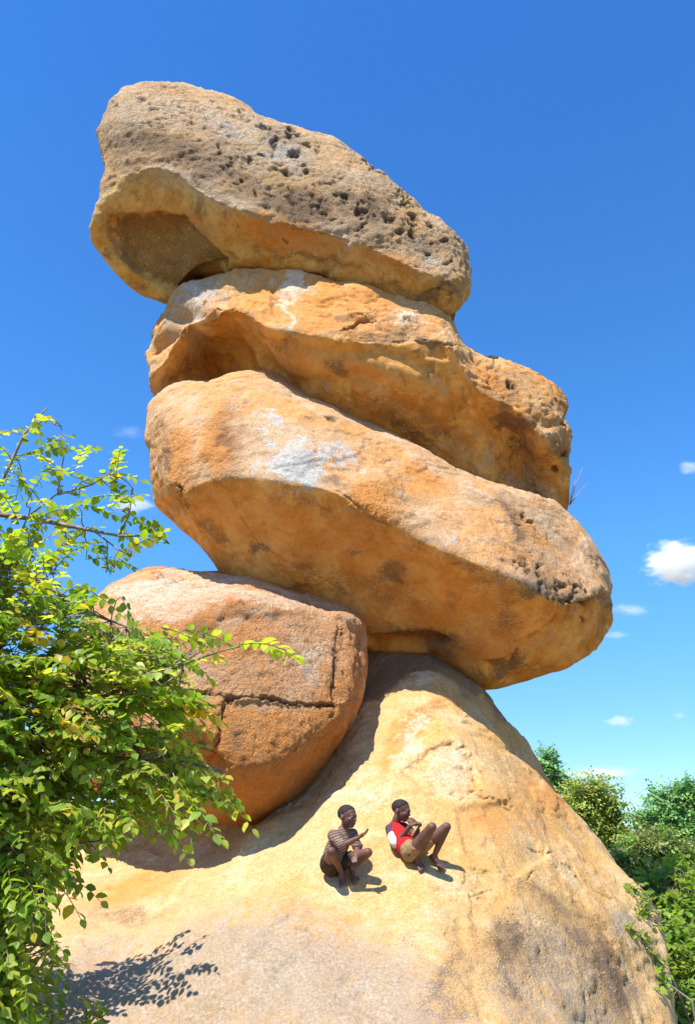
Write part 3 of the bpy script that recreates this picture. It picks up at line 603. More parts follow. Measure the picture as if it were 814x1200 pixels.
def leafy(name, label, cat, base, limbs, sprays, leaf_len, mat, greens=GREENS, yellow=None, ysp=.02, singles=0, spray_len=(.22,.45), gap=.032, twigs=True, T=LT, Fa=LF, bark=None, group=None, limb_r=(.035,.006), droop=.35, skel_extra=(), gust=.35):
    """limbs: lists of world points; sprays: (point, direction, yellow?)"""
    root = tag(empty(name, base), label, cat, group); b0 = np.array(base); skel = []
    for i, L in enumerate(limbs):
        bm = bmesh.new(); r0, r1 = (limb_r if i not in skel_extra else (limb_r[0]*.35, limb_r[1]*.7))
        tube(bm, [p-b0 for p in L], r0, r1, 6); bm_obj('branch', bm, bark or m_bark, root)
        for p, q in zip(L[:-1], L[1:]):
            for t in (0, .5): skel.append(p*(1-t)+q*t)
        skel.append(L[-1])
    skel = np.array(skel)
    pos, ax, up, LL, tint = [], [], [], [], []; bmt = bmesh.new()
    for (p, d, ye) in sprays:
        Ls = rng.uniform(*spray_len); d = unit(np.array(d, float) + rng.normal(size=3)*gust)
        n = max(4, int(Ls/gap)); start = p - d*Ls*.6
        pts = [start + d*Ls*t + np.array([0, 0, -droop*Ls*t*t]) for t in np.linspace(0, 1, 5)]
        if twigs:
            k = skel[np.argmin(((skel-start)**2).sum(1))]
            tube(bmt, [x-b0 for x in (curve_pts(k, start, .06, 4, .05)[:-1] + pts)], .0042, .0014, 3)
        sdir = unit(np.cross(d, [0, 0, 1])+1e-6); tilt = rng.normal()*.5
        u0 = unit(np.array([0, 0, 1]) + sdir*tilt + rng.normal(size=3)*.15)
        base_t = greens[rng.integers(len(greens))]
        for i in range(n):
            t = (i+.6)/n; q = start + d*Ls*t + np.array([0, 0, -droop*Ls*t*t]); s_ = 1 if i % 2 else -1
            dd = unit(d + np.array([0, 0, -2*droop*t])); sd = unit(np.cross(u0, dd))*s_
            a = dd*rng.uniform(.35, .8) + sd + np.array([0, 0, -rng.uniform(.0, .55)]) + rng.normal(size=3)*.16
            if i == n-1: a = dd + rng.normal(size=3)*.1
            pos.append(q); ax.append(a); up.append(u0 + rng.normal(size=3)*.28)
            LL.append(leaf_len*rng.uniform(.7, 1.15)*(1-.25*abs(2*t-1)**2))
            if ye == 2: tint.append(np.array([.46,.60,.07]))
            elif ye and rng.random() < .75 or (yellow is not None and rng.random() < ysp): tint.append((yellow if yellow is not None else YEL)[rng.integers(len(YEL) if yellow is None else len(yellow))])
            else: tint.append(base_t*.55 + greens[rng.integers(len(greens))]*.45)
    pos, ax, up, LL, tint = map(np.array, (pos, ax, up, LL, tint)); tint = tint*rng.uniform(.85, 1.15, (len(tint), 1))
    keep = np.ones(len(pos), bool)
    if singles:
        px, py, dep = proj(pos); ok = (px > 8) & (px < 806) & (py > 8) & (py < 1190)
        face = np.abs((unit(up)*unit(pos-CAM)).sum(1))
        score = np.where(ok, LL/dep*(.35+face), 0); idx = np.argsort(-score)[:singles]; keep[idx] = False
        NV = 12; var = []
        for v in range(NV):
            me_v, F_ = leaf_arrays(np.zeros((1, 3)), np.array([[1., 0, 0]]), np.array([[0, 0, 1.]]), np.ones(1), np.full(1, rng.uniform(.66, .95)), T, Fa)
            me_v[:, 2] += .06*rng.normal()*me_v[:, 0]**2 + .10*rng.normal()*me_v[:, 1]*me_v[:, 0]
            me = mesh_np('leaf', me_v, F_); tv = greens[v % len(greens)]*rng.uniform(.9, 1.2) if v < NV-2 else YEL[v % 2]
            tint_attr(me, np.array([tv]), len(T)); me.materials.append(mat); me.shade_smooth(); var.append((me, tv))
        tv = np.array([x[1] for x in var])
        for i in idx:
            j = np.argsort(((tv-tint[i])**2).sum(1))[rng.integers(0, 2)]
            o = bpy.data.objects.new('leaf', var[j][0]); COL.objects.link(o); o.parent = root
            a = Vector(unit(ax[i])); s_ = Vector(up[i]).cross(a).normalized(); n_ = a.cross(s_)
            from mathutils import Matrix
            M_ = Matrix((a, s_, n_)).transposed().to_4x4(); L = LL[i]
            M_ = Matrix.Translation(Vector(pos[i]-b0)) @ M_ @ Matrix.Scale(L, 4); o.matrix_local = M_
    V, F_ = leaf_arrays(pos[keep]-b0, ax[keep], up[keep], LL[keep], LL[keep]*.86, T, Fa)
    me = mesh_np('foliage', V, F_); tint_attr(me, tint[keep], len(T))
    tag(new_obj('foliage', me, mat, root), kind='stuff')
    if twigs: tag(bm_obj('twigs', bmt, m_twig, root), kind='stuff')
    else: bmt.free()
    return root

def sample_poly(pts, n, Yr):
    xs_ = [p[0] for p in pts]; ys_ = [p[1] for p in pts]; out = []
    while len(out) < n:
        x = rng.uniform(min(xs_), max(xs_), 200); y = rng.uniform(min(ys_), max(ys_), 200)
        for a, b in zip(x[inside(x, y, pts)], y[inside(x, y, pts)]): out.append((a, b))
    return [P(a, b, rng.uniform(*Yr)) for a, b in out[:n]]
def spr(points, center, right=.3, toward=.35):
    out = []
    for p in points:
        d = unit(p-center) + np.array([right, -toward, .1]); out.append((p, d, False))
    return out
def pl(*pts): return [P(*p) for p in pts]

# --- the big leafy bush on the left
base = np.array([-2.35, 4.3, -.03])
limbs = [
 [base]+pl((-40,1100,4.3),(-20,900,4.3),(0,760,4.2),(10,660,4.2),(35,600,4.2)),
 [base]+pl((-10,1150,4.1),(20,1000,4.0),(60,900,4.0),(110,820,4.0),(180,795,3.9),(238,762,3.8)),
 pl((-20,900,4.3),(50,875,4.1),(130,890,3.9),(200,888,3.8),(265,905,3.7)),
 pl((10,660,4.2),(60,690,4.1),(110,720,4.0),(150,735,3.9)),
 pl((-40,700,4.3),(-30,610,4.2),(5,560,4.2),(28,510,4.2),(55,478,4.2)),
 pl((-20,900,4.3),(10,830,4.2),(70,770,4.2),(120,740,4.2)),
 pl((-20,600,4.2),(40,608,4.2),(100,620,4.1),(140,628,4.1),(185,628,4.0)),
 pl((35,604,4.2),(68,578,4.2),(75,535,4.2),(72,500,4.2)),
 pl((68,580,4.2),(108,568,4.1),(128,555,4.1),(142,530,4.1)),
 pl((110,622,4.1),(140,645,4.0),(155,650,4.0)),
 pl((140,628,4.1),(152,600,4.05),(156,572,4.0)),
 pl((60,900,4.0),(100,940,3.9),(120,985,3.85)),
 pl((20,1000,4.0),(50,1050,3.9),(60,1110,3.85)),
 pl((-10,1150,4.1),(10,1120,4.0),(40,1150,3.9)),
 pl((200,888,3.8),(215,935,3.7),(222,980,3.7)),
 pl((180,795,3.9),(215,778,3.6),(262,762,3.3),(303,752,3.15)),
 pl((180,795,3.9),(215,770,3.6),(240,745,3.4)),
]
mass = [(-200,560),(-40,600),(20,625),(60,655),(100,690),(120,735),(185,722),(205,765),(228,800),(215,850),(245,890),(262,925),(232,945),(185,945),(150,965),(112,985),(85,1015),(60,1045),(28,1110),(25,1200),(-200,1300)]
cen = P(-30, 900, 4.5)
sprs = spr(sample_poly(mass, 1700, (3.55, 4.45)), cen)
sprs += spr(sample_poly(mass, 380, (3.5, 3.75)), cen)
low = [(-150,1020),(45,1050),(38,1100),(45,1210),(-150,1300)]
sprs += spr(sample_poly(low, 320, (3.5, 4.4)), cen)
up_ = [(-120,520),(-10,560),(40,590),(90,610),(60,655),(-120,640)]
sprs += spr(sample_poly(up_, 90, (3.9, 4.5)), cen)
edge = [(225,745,3.6),(250,742,3.5),(208,760,3.7),(230,770,3.6),(185,745,3.8),(160,725,3.8),(130,700,3.9),(245,905,3.6),(268,915,3.6),(255,930,3.6),(235,955,3.6),(275,935,3.6),(205,968,3.7),(225,865,3.7),(210,835,3.7),(232,822,3.65),(100,1030,3.8),(85,1050,3.8),(50,1090,3.8),(50,1140,3.8)]
sprs += [(P(*q), (1.0, -.2, -.15), False) for q in edge]
for q in [(205,815,3.6),(222,818,3.6),(240,822,3.55),(85,825,3.7),(70,815,3.7),(100,838,3.7),(50,730,3.8),(30,722,3.8),(15,735,3.8),(90,765,3.55),(80,845,3.5),(95,825,3.5),(75,830,3.5),(25,718,3.6),(45,738,3.6)]: sprs.append((P(*q), (1.0, -.25, .05), True))
sprs += [(P(250,738,3.4), (1, 0, .15), 2), (P(236,743,3.4), (1, -.2, .2), 2), (P(240,765,3.5), (1, 0, .1), 2), (P(325,746,3.1), (1.0, .1, .2), 2), (P(318,750,3.12), (1, 0, .15), 2)]
tips = [(52,482),(38,500),(25,495),(48,508),(60,515),(30,525),(75,505),(68,520),(82,545),(62,540),(102,520),(95,530),(115,555),(140,530),(135,540),(150,550),(155,575),(140,565),(112,575),(95,565),(120,590),(70,590),(50,580),(30,560),(15,545),(45,560),(20,580),(85,600),(105,615),(122,640),(140,650),(150,640),(155,625),(165,605),(175,625),(188,620),(180,612),(150,600),(90,635),(60,620),(35,630),(110,632),(5,520),(0,560)]
sprs += [(P(x, y, rng.uniform(3.9, 4.3)), (.6+rng.normal()*.5, -.3, .35+rng.normal()*.5), False) for x, y in tips]
leafy('leafy_bush', 'tall leafy green bush with some yellow leaves, filling the left side', 'bush', tuple(base), limbs, sprs, .060, m_leaf, ysp=.03, yellow=YEL, singles=300, spray_len=(.18, .34), gap=.0235, limb_r=(.017, .004), skel_extra=(7,8,9,10,15,16,14,12,13))

# --- lower darker bush behind it, at the foot of the dome
b2 = np.array([-3.1, 6.1, -.03])
mass2 = [(-60,840),(60,835),(130,862),(182,898),(165,930),(100,962),(70,1010),(60,1060),(75,1120),(70,1200),(-80,1260)]
limbs2 = [[b2]+pl((-40,1100,6.1),(0,1000,6.0),(40,930,5.9)), [b2]+pl((0,1150,5.9),(40,1080,5.8))]
leafy('low_bush', 'smaller dark green bush at the foot of the dome behind the tall leafy bush', 'bush', tuple(b2), limbs2,
      spr(sample_poly(mass2, 260, (5.8, 6.5)), P(-40, 1050, 6.2), .3, .3), .075, m_leaf, greens=GREENS*.75, singles=0, spray_len=(.22, .4), gap=.034)

# --- young shoots at the bottom edge
for (x, y, Y, lab) in ((104, 1160, 5.2, 'young green shoot with broad leaves rising at the bottom edge, right of the leafy bush'), (62, 1185, 5.0, 'short leafy shoot at the bottom edge half hidden beside the leafy bush')):
    b = P(x-10, y+250, Y); b[2] = -.03
    leafy('leafy_shoot', lab, 'shoot', tuple(b), [[b]+pl((x-6, y+60, Y), (x, y, Y))], [(P(x+rng.normal()*7, y+rng.uniform(-8, 50), Y), (rng.normal(), -.3, .9), False) for _ in range(6)], .085, m_leaf, singles=0, spray_len=(.12, .22), gap=.035, limb_r=(.012, .004), group='young shoots at the bottom edge')

# --- trees and shrubs right of the dome
def tree(name, label, cat, px, Y, limbs_px, blobs, n, leaf_len, greens, mat=m_far, spray_len=(.4, .8), gap=.05, group=None, trunk_r=.12, T=ST, Fa=SF, droop=.25, twigs=True, gust=.5, singles=0):
    b = P(px, 1100, Y); b[2] = -.03
    limbs_ = []
    for L in limbs_px: limbs_.append([b.copy()] + [P(*q) for q in L] if not isinstance(L, tuple) else [P(*q) for q in L])
    tot = sum(bl[3]*bl[4] for bl in blobs); sp_ = []
    for (x, y, Yc, rx, ry) in blobs:
        c = P(x, y, Yc); k = np.linalg.norm(P(x+10, y, Yc)-c)/10
        m = max(5, int(n*rx*ry/tot))
        dirs = unit(rng.normal(size=(m, 3))); rad = rng.uniform(.25, 1.2, (m, 1))**.75
        for d_, r_ in zip(dirs, rad): sp_.append((c + d_*r_*np.array([rx*k, (rx+ry)/2*k, ry*k]), d_*.9 + np.array([0, 0, .15]), False))
    return leafy(name, label, cat, tuple(b), limbs_, sp_, leaf_len, mat, greens=greens, spray_len=spray_len, gap=gap, T=T, Fa=Fa, bark=m_bark, group=group, limb_r=(trunk_r, .02), droop=droop, twigs=twigs, gust=gust, singles=singles)
G1 = np.array([[.07,.14,.03],[.10,.17,.03],[.14,.20,.04],[.06,.12,.04]]); G2 = np.array([[.13,.20,.03],[.18,.22,.04],[.10,.18,.03],[.20,.18,.05]])
G3 = np.array([[.06,.13,.05],[.08,.17,.05],[.05,.11,.05],[.10,.19,.06]]); G4 = np.array([[.15,.22,.04],[.20,.24,.05],[.26,.20,.09],[.12,.19,.04],[.22,.15,.08]])
GB = np.array([[.20,.36,.04],[.27,.43,.05],[.15,.28,.04],[.33,.45,.08]])
TG = 'feathery trees beyond the dome'
tree('feathery_tree', 'slim blue green feathery tree peeking just above the right flank of the dome', 'tree', 632, 21, [[(634,960,21),(636,905,21)]], [(640,895,21,16,22),(652,918,21,22,16),(628,930,21,24,24)], 420, .11, G3*2.8, group=TG)
tree('feathery_tree', 'round yellow green feathery tree with rusty tips between dome flank and sky gap', 'tree', 700, 19, [[(698,1010,19),(694,950,19)], [(702,1010,19),(716,965,19)], [(696,1010,19),(676,960,19)]],
     [(690,930,19,34,26),(712,950,19,24,22),(670,955,19,24,24),(700,985,19,40,26),(730,990,19,18,18)], 950, .10, G2*2.2, group=TG)
tree('feathery_tree', 'dark green feathery tree at the right edge with thin top twigs against the sky', 'tree', 790, 18, [[(788,1010,18),(784,940,18)], [(792,1010,18),(806,930,18)], [(785,1000,18),(765,960,18)]],
     [(780,938,18,24,20),(806,930,18,20,18),(770,965,18,26,20),(800,975,18,34,30),(822,950,18,20,34),(748,955,18,9,8)], 1000, .10, G3*2.9, group=TG)
tree('thorny_shrub', 'yellowish green shrub with reddish twigs in front of the feathery trees', 'shrub', 752, 16.8, [[(750,1030,16.8),(752,985,16.8)], [(756,1030,16.8),(775,990,16.8)]],
     [(752,985,16.8,26,20),(728,1005,16.8,22,18),(780,990,16.8,26,22),(750,1030,16.8,40,26),(805,1010,16.8,26,26)], 520, .10, G4*np.array([1.5,2.0,1.8]), trunk_r=.05)
tree('broadleaf_shrub', 'bright green broad leaved shrub filling the lower right corner beside the dome', 'shrub', 800, 10.6, [[(800,1120,10.6),(800,1060,10.6)], [(802,1150,10.4),(775,1080,10.5)], [(804,1180,10),(790,1130,10)]],
     [(790,1035,11,34,28),(770,1062,10.8,26,26),(812,1070,10.6,34,36),(790,1105,10.2,26,36),(815,1140,9.8,28,40),(806,1190,9.4,22,34),(752,1040,11,14,14)], 620, .095, GB, mat=m_leaf, spray_len=(.28, .5), gap=.05, trunk_r=.03, T=LT, Fa=LF, singles=200)
# creeper lying on the edge of the dome
dome = ROCKS['pale orange granite dome with shaded summit that carries the stack and both boys']; dome_o = bpy.data.objects['granite_dome']
def on_dome(px, py, lift=0.0):
    o = Vector(CAM)
    for _ in range(60):
        h = dome.ray_cast(o, Vector(ray(px, py)).normalized())
        if h[0] is not None: break
        px -= 2
    q = h[0] + h[1]*lift; return np.array(q), np.array(h[1])
cl = [on_dome(x, y, .02)[0] for x, y in ((733,1085),(742,1093),(752,1103),(762,1116),(768,1130),(772,1148))]
b3 = np.array([cl[-1][0]+.25, cl[-1][1]-.05, -.03]); lim3 = [[b3, (b3+cl[-1])/2 + np.array([.1, -.05, .15])] + cl[::-1]]
sp3 = [(np.array(c) + np.array([0, -.02, .02]), (-.6, -.5, .4), False) for c in cl for _ in range(2)]
sp3 += [(on_dome(x, y, .05)[0], (rng.normal()*.5-.3, -.6, .5), False) for x, y in ((766,1122),(772,1130),(764,1135),(775,1145),(770,1150),(775,1160),(768,1158))]
leafy('creeper', 'green creeper with its tip lying on the lower right face of the dome', 'creeper', tuple(b3), lim3, sp3, .075, m_leaf, greens=GB, spray_len=(.12, .24), gap=.03, limb_r=(.012, .004))
cl = [on_dome(x, y, .03)[0] for x, y in ((736,1040),(744,1052),(752,1066),(758,1080))]
b4 = np.array([cl[-1][0]+.35, cl[-1][1]+.1, -.03])
leafy('creeper', 'creeper spilling over the upper right rim of the dome beside the broad leaved shrub', 'creeper', tuple(b4), [[b4] + cl[::-1]], [(np.array(c) + rng.normal(size=3)*.08, (-.7, -.5, .3), False) for c in cl for _ in range(5)], .085, m_leaf, greens=GB, spray_len=(.15, .3), gap=.035, limb_r=(.012, .004))
# small feathery tree seen through the gap on the left
tree('feathery_tree', 'small feathery tree seen through the gap in the leafy bush on the left', 'tree', 60, 11.5, [[(62,1020,11.5),(66,965,11.5)]], [(66,958,11.5,30,26),(45,980,11.5,30,26),(20,950,11.5,30,30)], 260, .12, G3*2.9, group=TG)
# dry twig on the end of the second boulder
tw = P(667, 590, 10.6); b5 = bmesh.new()
for e in ((682,548),(674,562),(688,566),(678,578)): tube(b5, [(Vector(P(667,592,10.55))-Vector(tw)), (Vector(P((667+e[0])/2-1, (592+e[1])/2, 10.5))-Vector(tw)), Vector(P(*e, 10.45))-Vector(tw)], .010, .004, 4)
me = bpy.data.meshes.new('dry_twig'); b5.to_mesh(me); b5.free(); tag(new_obj('dry_twig', me, bark_mat('dry_twig', (.30,.20,.18), (.42,.32,.30)), loc=tuple(tw)), 'tiny dry twig sprouting from the right end of the hollowed boulder', 'twig')
# the far belt of bushland along the horizon: one mass nobody could count
nb = 26000; ang = rng.uniform(-1.5, 1.5, nb//40); dist_ = rng.uniform(45, 110, nb//40); hh = rng.uniform(1.5, 4.2, nb//40)
cc = np.stack([dist_*np.sin(ang), dist_*np.cos(ang), hh*.5], 1)
pos = np.repeat(cc, 40, 0) + unit(rng.normal(size=(len(cc)*40, 3)))*np.repeat(np.stack([hh*.9, hh*.9, hh*.55], 1), 40, 0)*rng.uniform(.5, 1.1, (len(cc)*40, 1)); pos[:, 2] = np.abs(pos[:, 2])
n_ = len(pos); V, F_ = leaf_arrays(pos, rng.normal(size=(n_, 3)), rng.normal(size=(n_, 3)), rng.uniform(.35, .7, n_), rng.uniform(.3, .5, n_), ST, SF)
me = mesh_np('woodland', V, F_); tint_attr(me, np.repeat((G1*1.6)[rng.integers(0, 4, len(cc))], 40, 0)*rng.uniform(.8, 1.2, (n_, 1)), 4)
tag(new_obj('woodland', me, m_far), 'far belt of green bushland along the horizon', kind='stuff')

# ------------------------------------------------------------------ the two boys
def skin_mat(name, col):
    s = NT(name); n = s.noise(14, 4, .6)
    c = s.mix(s.step(n, .35, .65), col, tuple(x*1.35 for x in col))
    s.done(c, .48, s.bump(s.noise(160, 2), .002, .4), .3); return s.m
def cloth_mat(name, a, b=None, period=.020, rough=.9):
    s = NT(name); n = s.noise(22, 5, .65)
    if b:
        sx = s.n('ShaderNodeSeparateXYZ'); s.put(sx.inputs[0], s.co)
        z = s.math('ADD', s.math('ADD', sx.outputs[2], s.math('MULTIPLY', sx.outputs[0], -.28)), s.math('MULTIPLY', s.noise(7, 2), .05))
        f = s.math('FRACT', s.math('DIVIDE', z, period)); base_ = s.mix(s.step(s.math('ABSOLUTE', s.math('SUBTRACT', f, .5)), .20, .30), a, b)
    else: base_ = a
    c = s.mix(s.step(n, .35, .7, 0, .45), base_, tuple(x*.6 for x in a))
    return s.done(c, rough, s.bump(s.noise(35, 4, .6), .012, .8), .15)
m_skin = skin_mat('skin_dark_brown', (.115, .057, .042)); m_hair = skin_mat('hair_black', (.022, .016, .014)); m_hair.node_tree.nodes['Principled BSDF'].inputs['Roughness'].default_value = .8
m_eye = skin_mat('eye_white', (.30, .27, .24)); m_iris = skin_mat('eye_dark', (.01, .007, .005)); m_lip = skin_mat('lip', (.14, .05, .045))

def cone_prims(bm, prims):
    for pr in prims:
        a, b, ra, rb = Vector(pr[0]), Vector(pr[1]), pr[2], pr[3]
        d = (b-a); L = d.length; z = d.normalized() if L > 1e-6 else Vector((0, 0, 1)); x = z.orthogonal().normalized(); y = z.cross(x)
        seg, rings_ = 16, []
        prof = [(-ra*math.cos(t), ra*math.sin(t)) for t in np.linspace(.12, math.pi/2, 5)] + [(L + rb*math.sin(t), rb*math.cos(t)) for t in np.linspace(0, math.pi/2-.12, 5)]
        for (h, r) in prof: rings_.append([bm.verts.new(a + z*h + r*(math.cos(2*math.pi*k/seg)*x + math.sin(2*math.pi*k/seg)*y)) for k in range(seg)])
        for A_, B_ in zip(rings_[:-1], rings_[1:]):
            for k in range(seg): bm.faces.new((A_[k], A_[(k+1) % seg], B_[(k+1) % seg], B_[k]))
        bm.faces.new(list(reversed(rings_[0]))); bm.faces.new(rings_[-1])
def ell_prim(bm, c, ax, rad):          # ax: 3 axes rows, rad: 3 radii
    r = bmesh.ops.create_icosphere(bm, subdivisions=3, radius=1.0)
    for v in r['verts']:
        q = v.co.copy(); v.co = Vector(c) + sum((Vector(ax[i])*(q[i]*rad[i]) for i in range(3)), Vector())
def fused(name, prims, ells, voxel, mat, parent, origin, sm=2, wrinkle=0.0):
    bm = bmesh.new(); cone_prims(bm, prims)
    for e_ in ells: ell_prim(bm, *e_)
    me0 = bpy.data.meshes.new('t'); bm.to_mesh(me0); bm.free()
    V = get_co(me0); Fc = [tuple(p.vertices) for p in me0.polygons]; bpy.data.meshes.remove(me0)
    me = remesh(V, Fc, voxel, name); E = get_edges(me); V = laplace(get_co(me), E, sm, .5); set_co(me, V)
    if wrinkle: N = get_no(me); V = V + N*(wrinkle*fbm(V, 14, 3, 3))[:, None]
    set_co(me, V - np.array(origin)); return new_obj(name, me, mat, parent)
def hand_prims(w, d, nrm, side, curl=.5, s=1.0):
    """w wrist, d along the hand, nrm out of the palm, side: direction of the thumb"""
    w = Vector(w); d = Vector(d).normalized(); nrm = Vector(nrm); nrm = (nrm - d*nrm.dot(d)).normalized(); t = d.cross(nrm)*side
    out = []; pl_ = .055*s
    for k, off in enumerate((-.019, -.006, .007, .020)):
        out.append((w + t*off*.5*s, w + d*pl_ + t*off*s, .0135*s, .0115*s))
    for k, (off, L) in enumerate(((.020, .046), (.007, .052), (-.006, .048), (-.019, .038))):
        p = w + d*pl_ + t*off*s; dd = (d + t*off*6).normalized(); a = 0
        for j, f in enumerate((.45, .32, .27)):
            a += curl*(.5+.5*j); q = p + (dd*math.cos(a) + nrm*math.sin(a))*L*f*1.15*s; out.append((p, q, .0078*s, .0068*s)); p = q
    p = w + d*.016*s + t*.020*s; q = p + (d*.6 + t*.7 + nrm*.25).normalized()*.034*s; out.append((p, q, .0105*s, .0085*s)); out.append((q, q + (d*.85 + t*.3 + nrm*.35).normalized()*.026*s, .0085*s, .007*s))
    return out
def foot_prims(ankle, toe, up):
    a, t, u = Vector(ankle), Vector(toe), Vector(up).normalized(); d = (t-a); d = (d - u*d.dot(u)*.5); side = d.cross(u).normalized(); heel = a - u*.03 - d.normalized()*.025
    out = [(a, heel, .026, .024), (heel, t - d.normalized()*.02, .024, .019), (a, t - d.normalized()*.03, .026, .018)]
    for k, off in enumerate((-.026, -.013, 0, .013, .027)):
        r = (.0085, .0085, .009, .0095, .013)[k]; out.append((t - d.normalized()*.035 + side*off*.7, t + side*off + d.normalized()*(.0, .006, .010, .012, .012)[k], .014, r))
    return out
def head_parts(c, f, u, s=1.0):
    c, f, u = Vector(c), Vector(f).normalized(), Vector(u); u = (u - f*u.dot(f)).normalized(); r = f.cross(u); ax = (r, f, u)
    at = lambda x, y, z: c + (r*x + f*y + u*z)*s
    E = [(at(0, -.010, .022), ax, (.068*s, .085*s, .070*s)), (at(0, .018, -.022), ax, (.056*s, .062*s, .062*s)), (at(0, .040, -.066), ax, (.034*s, .032*s, .026*s)),
         (at(0, .064, .010), ax, (.042*s, .020*s, .018*s)), (at(.030, .052, -.020), ax, (.022*s, .020*s, .018*s)), (at(-.030, .052, -.020), ax, (.022*s, .020*s, .018*s)),
         (at(.068, -.008, -.012), ax, (.008*s, .016*s, .025*s)), (at(-.068, -.008, -.012), ax, (.008*s, .016*s, .025*s)),
         (at(0, .082, -.024), ax, (.018*s, .014*s, .011*s)), (at(0, .076, -.006), ax, (.009*s, .012*s, .022*s))]
    eyes = [(at(x, .068, .000), ax, (.011*s, .010*s, .0055*s)) for x in (-.026, .026)]; iris = [(at(x, .0755, .000), ax, (.0058*s, .004*s, .0058*s)) for x in (-.026, .026)]
    lips = [(at(0, .073, -.046), ax, (.022*s, .012*s, .006*s)), (at(0, .071, -.056), ax, (.019*s, .012*s, .007*s))]
    return E, eyes, iris, lips, at, ax
def simple_ells(name, ells, mat, parent, origin):
    bm = bmesh.new()
    for e_ in ells: ell_prim(bm, *e_)
    me = bpy.data.meshes.new(name); bm.to_mesh(me); bm.free(); set_co(me, get_co(me)-np.array(origin)); return new_obj(name, me, mat, parent)
def hair_cap(at, ax, s, parent, origin):
    bm = bmesh.new(); bmesh.ops.create_icosphere(bm, subdivisions=5, radius=1.0)
    r, f, u = ax; kill = []
    for v in bm.verts:
        q = v.co.copy()
        if q.z < -.25 + max(0, q.y)*1.05 + (.0 if q.y > -.2 else -.42*min(1, (-q.y-.2)*2)) : kill.append(v); continue
    bmesh.ops.delete(bm, geom=kill, context='VERTS')
    for v in bm.verts:
        q = v.co.copy(); v.co = at(q.x*.0685, -.010 + q.y*.0855, .022 + q.z*.0710)
    me = bpy.data.meshes.new('hair'); bm.to_mesh(me); bm.free(); V = get_co(me); N = get_no(me)
    V = V + N*(.0015*fbm(V, 90, 2, 2))[:, None]; set_co(me, V-np.array(origin)); o = new_obj('hair', me, m_hair, parent)
    md = o.modifiers.new('s', 'SOLIDIFY'); md.thickness = .006; md.offset = -1; return o
def S_(px, py): return on_dome(px, py)[0]
def SN(px, py): return on_dome(px, py)[1]

def person(label, J, head, torso, arms, legs, hands, feet, origin, face, faceup, clothes, hs=1.0):
    root = tag(empty('person', origin), label, 'boy', 'boys sitting on the dome')
    E, eyes, iris, lips, at, ax = head_parts(head, face, faceup, hs)
    prims = list(torso) + list(arms) + list(legs)
    for h in hands: prims += hand_prims(*h)
    for f_ in feet: prims += foot_prims(*f_)
    body = fused('body', prims, E, .0045, m_skin, root, origin, 2)
    for e_ in eyes: simple_ells('eye', [e_], m_eye, root, origin)
    for e_, par in zip(iris, [c for c in root.children if c.name.startswith('eye')]): simple_ells('iris', [e_], m_iris, par, origin)
    simple_ells('lips', lips, m_lip, root, origin); hair_cap(at, ax, hs, root, origin)
    for (nm, pr, mt, lb, vx) in clothes:
        o = fused(nm, pr, [], vx, mt, root, origin, 2, .006)
        if lb: o['label'] = lb
    return root

# boy in the striped shirt, squatting, right arm held out
s0 = S_(388, 1022); Y0 = s0[1]
pel, chest, neckb, neck = P(388,1012,Y0-.08), P(398,986,Y0-.12), P(402,974,Y0-.12), P(405,967,Y0-.13); hd = P(407,956.5,Y0-.15)
rs, re_, rw = P(391,979,Y0-.20), P(401,991,Y0-.33), P(419,982,Y0-.36)
ls, le, lw = P(412,978,Y0-.05), P(419,993,Y0-.12), P(416,1004,Y0-.20)
rh, rk, ra = P(385,1013,Y0-.12), P(388,998,Y0-.36), S_(400,1029)+np.array([0,-.05,.045])
lh, lk, la = P(396,1011,Y0-.06), P(431,999,Y0-.22), S_(412,1024)+np.array([0,-.05,.045])
rt = S_(402,1038)+np.array([0,-.02,.015]); lt_ = S_(417,1034)+np.array([0,-.02,.015]); nm = SN(405,1030)
torso = [(pel, chest, .085, .080), (chest, neckb, .078, .045), (chest, rs, .06, .036), (chest, ls, .06, .036), (neckb, neck, .042, .039), (neck, hd, .039, .045)]
arms = [(rs, re_, .036, .028), (re_, rw, .028, .019), (ls, le, .036, .028), (le, lw, .028, .019)]
legs = [(rh, rk, .058, .038), (rk, (rk*.6+ra*.4), .037, .033), ((rk*.6+ra*.4), ra, .033, .022), (lh, lk, .058, .038), (lk, (lk*.6+la*.4), .037, .033), ((lk*.6+la*.4), la, .033, .022)]
stripe = cloth_mat('striped_cloth', (.13, .075, .055), (.30, .205, .15)); dkcl = cloth_mat('dark_cloth', (.055, .038, .032))
clothes = [('shirt', [(pel*.75+chest*.25, chest, .098, .092), (chest, neckb, .090, .052), (chest, rs, .075, .052), (chest, ls, .075, .052), (rs, rs*.05+re_*.95, .050, .046), (ls, ls*.1+le*.9, .050, .044)], stripe, None, .006),
           ('shorts', [(pel, pel*.8+chest*.2, .100, .098), (rh, rh*.7+rk*.3, .076, .068), (lh, lh*.6+lk*.4, .076, .064)], dkcl, None, .006)]
person('squatting boy in a striped brown shirt holding one hand out, left of the two', None, hd, torso, arms, legs,
       [(rw, P(430,975,Y0-.38)-rw, (-.2, -.3, 1), 1, .22), (lw, (-.1, -.5, -.6), (.2, .6, -.6), -1, .4)], [(ra, rt, nm), (la, lt_, nm)], tuple(s0), (.80, -.58, -.10), (-.05, 0, 1), clothes)

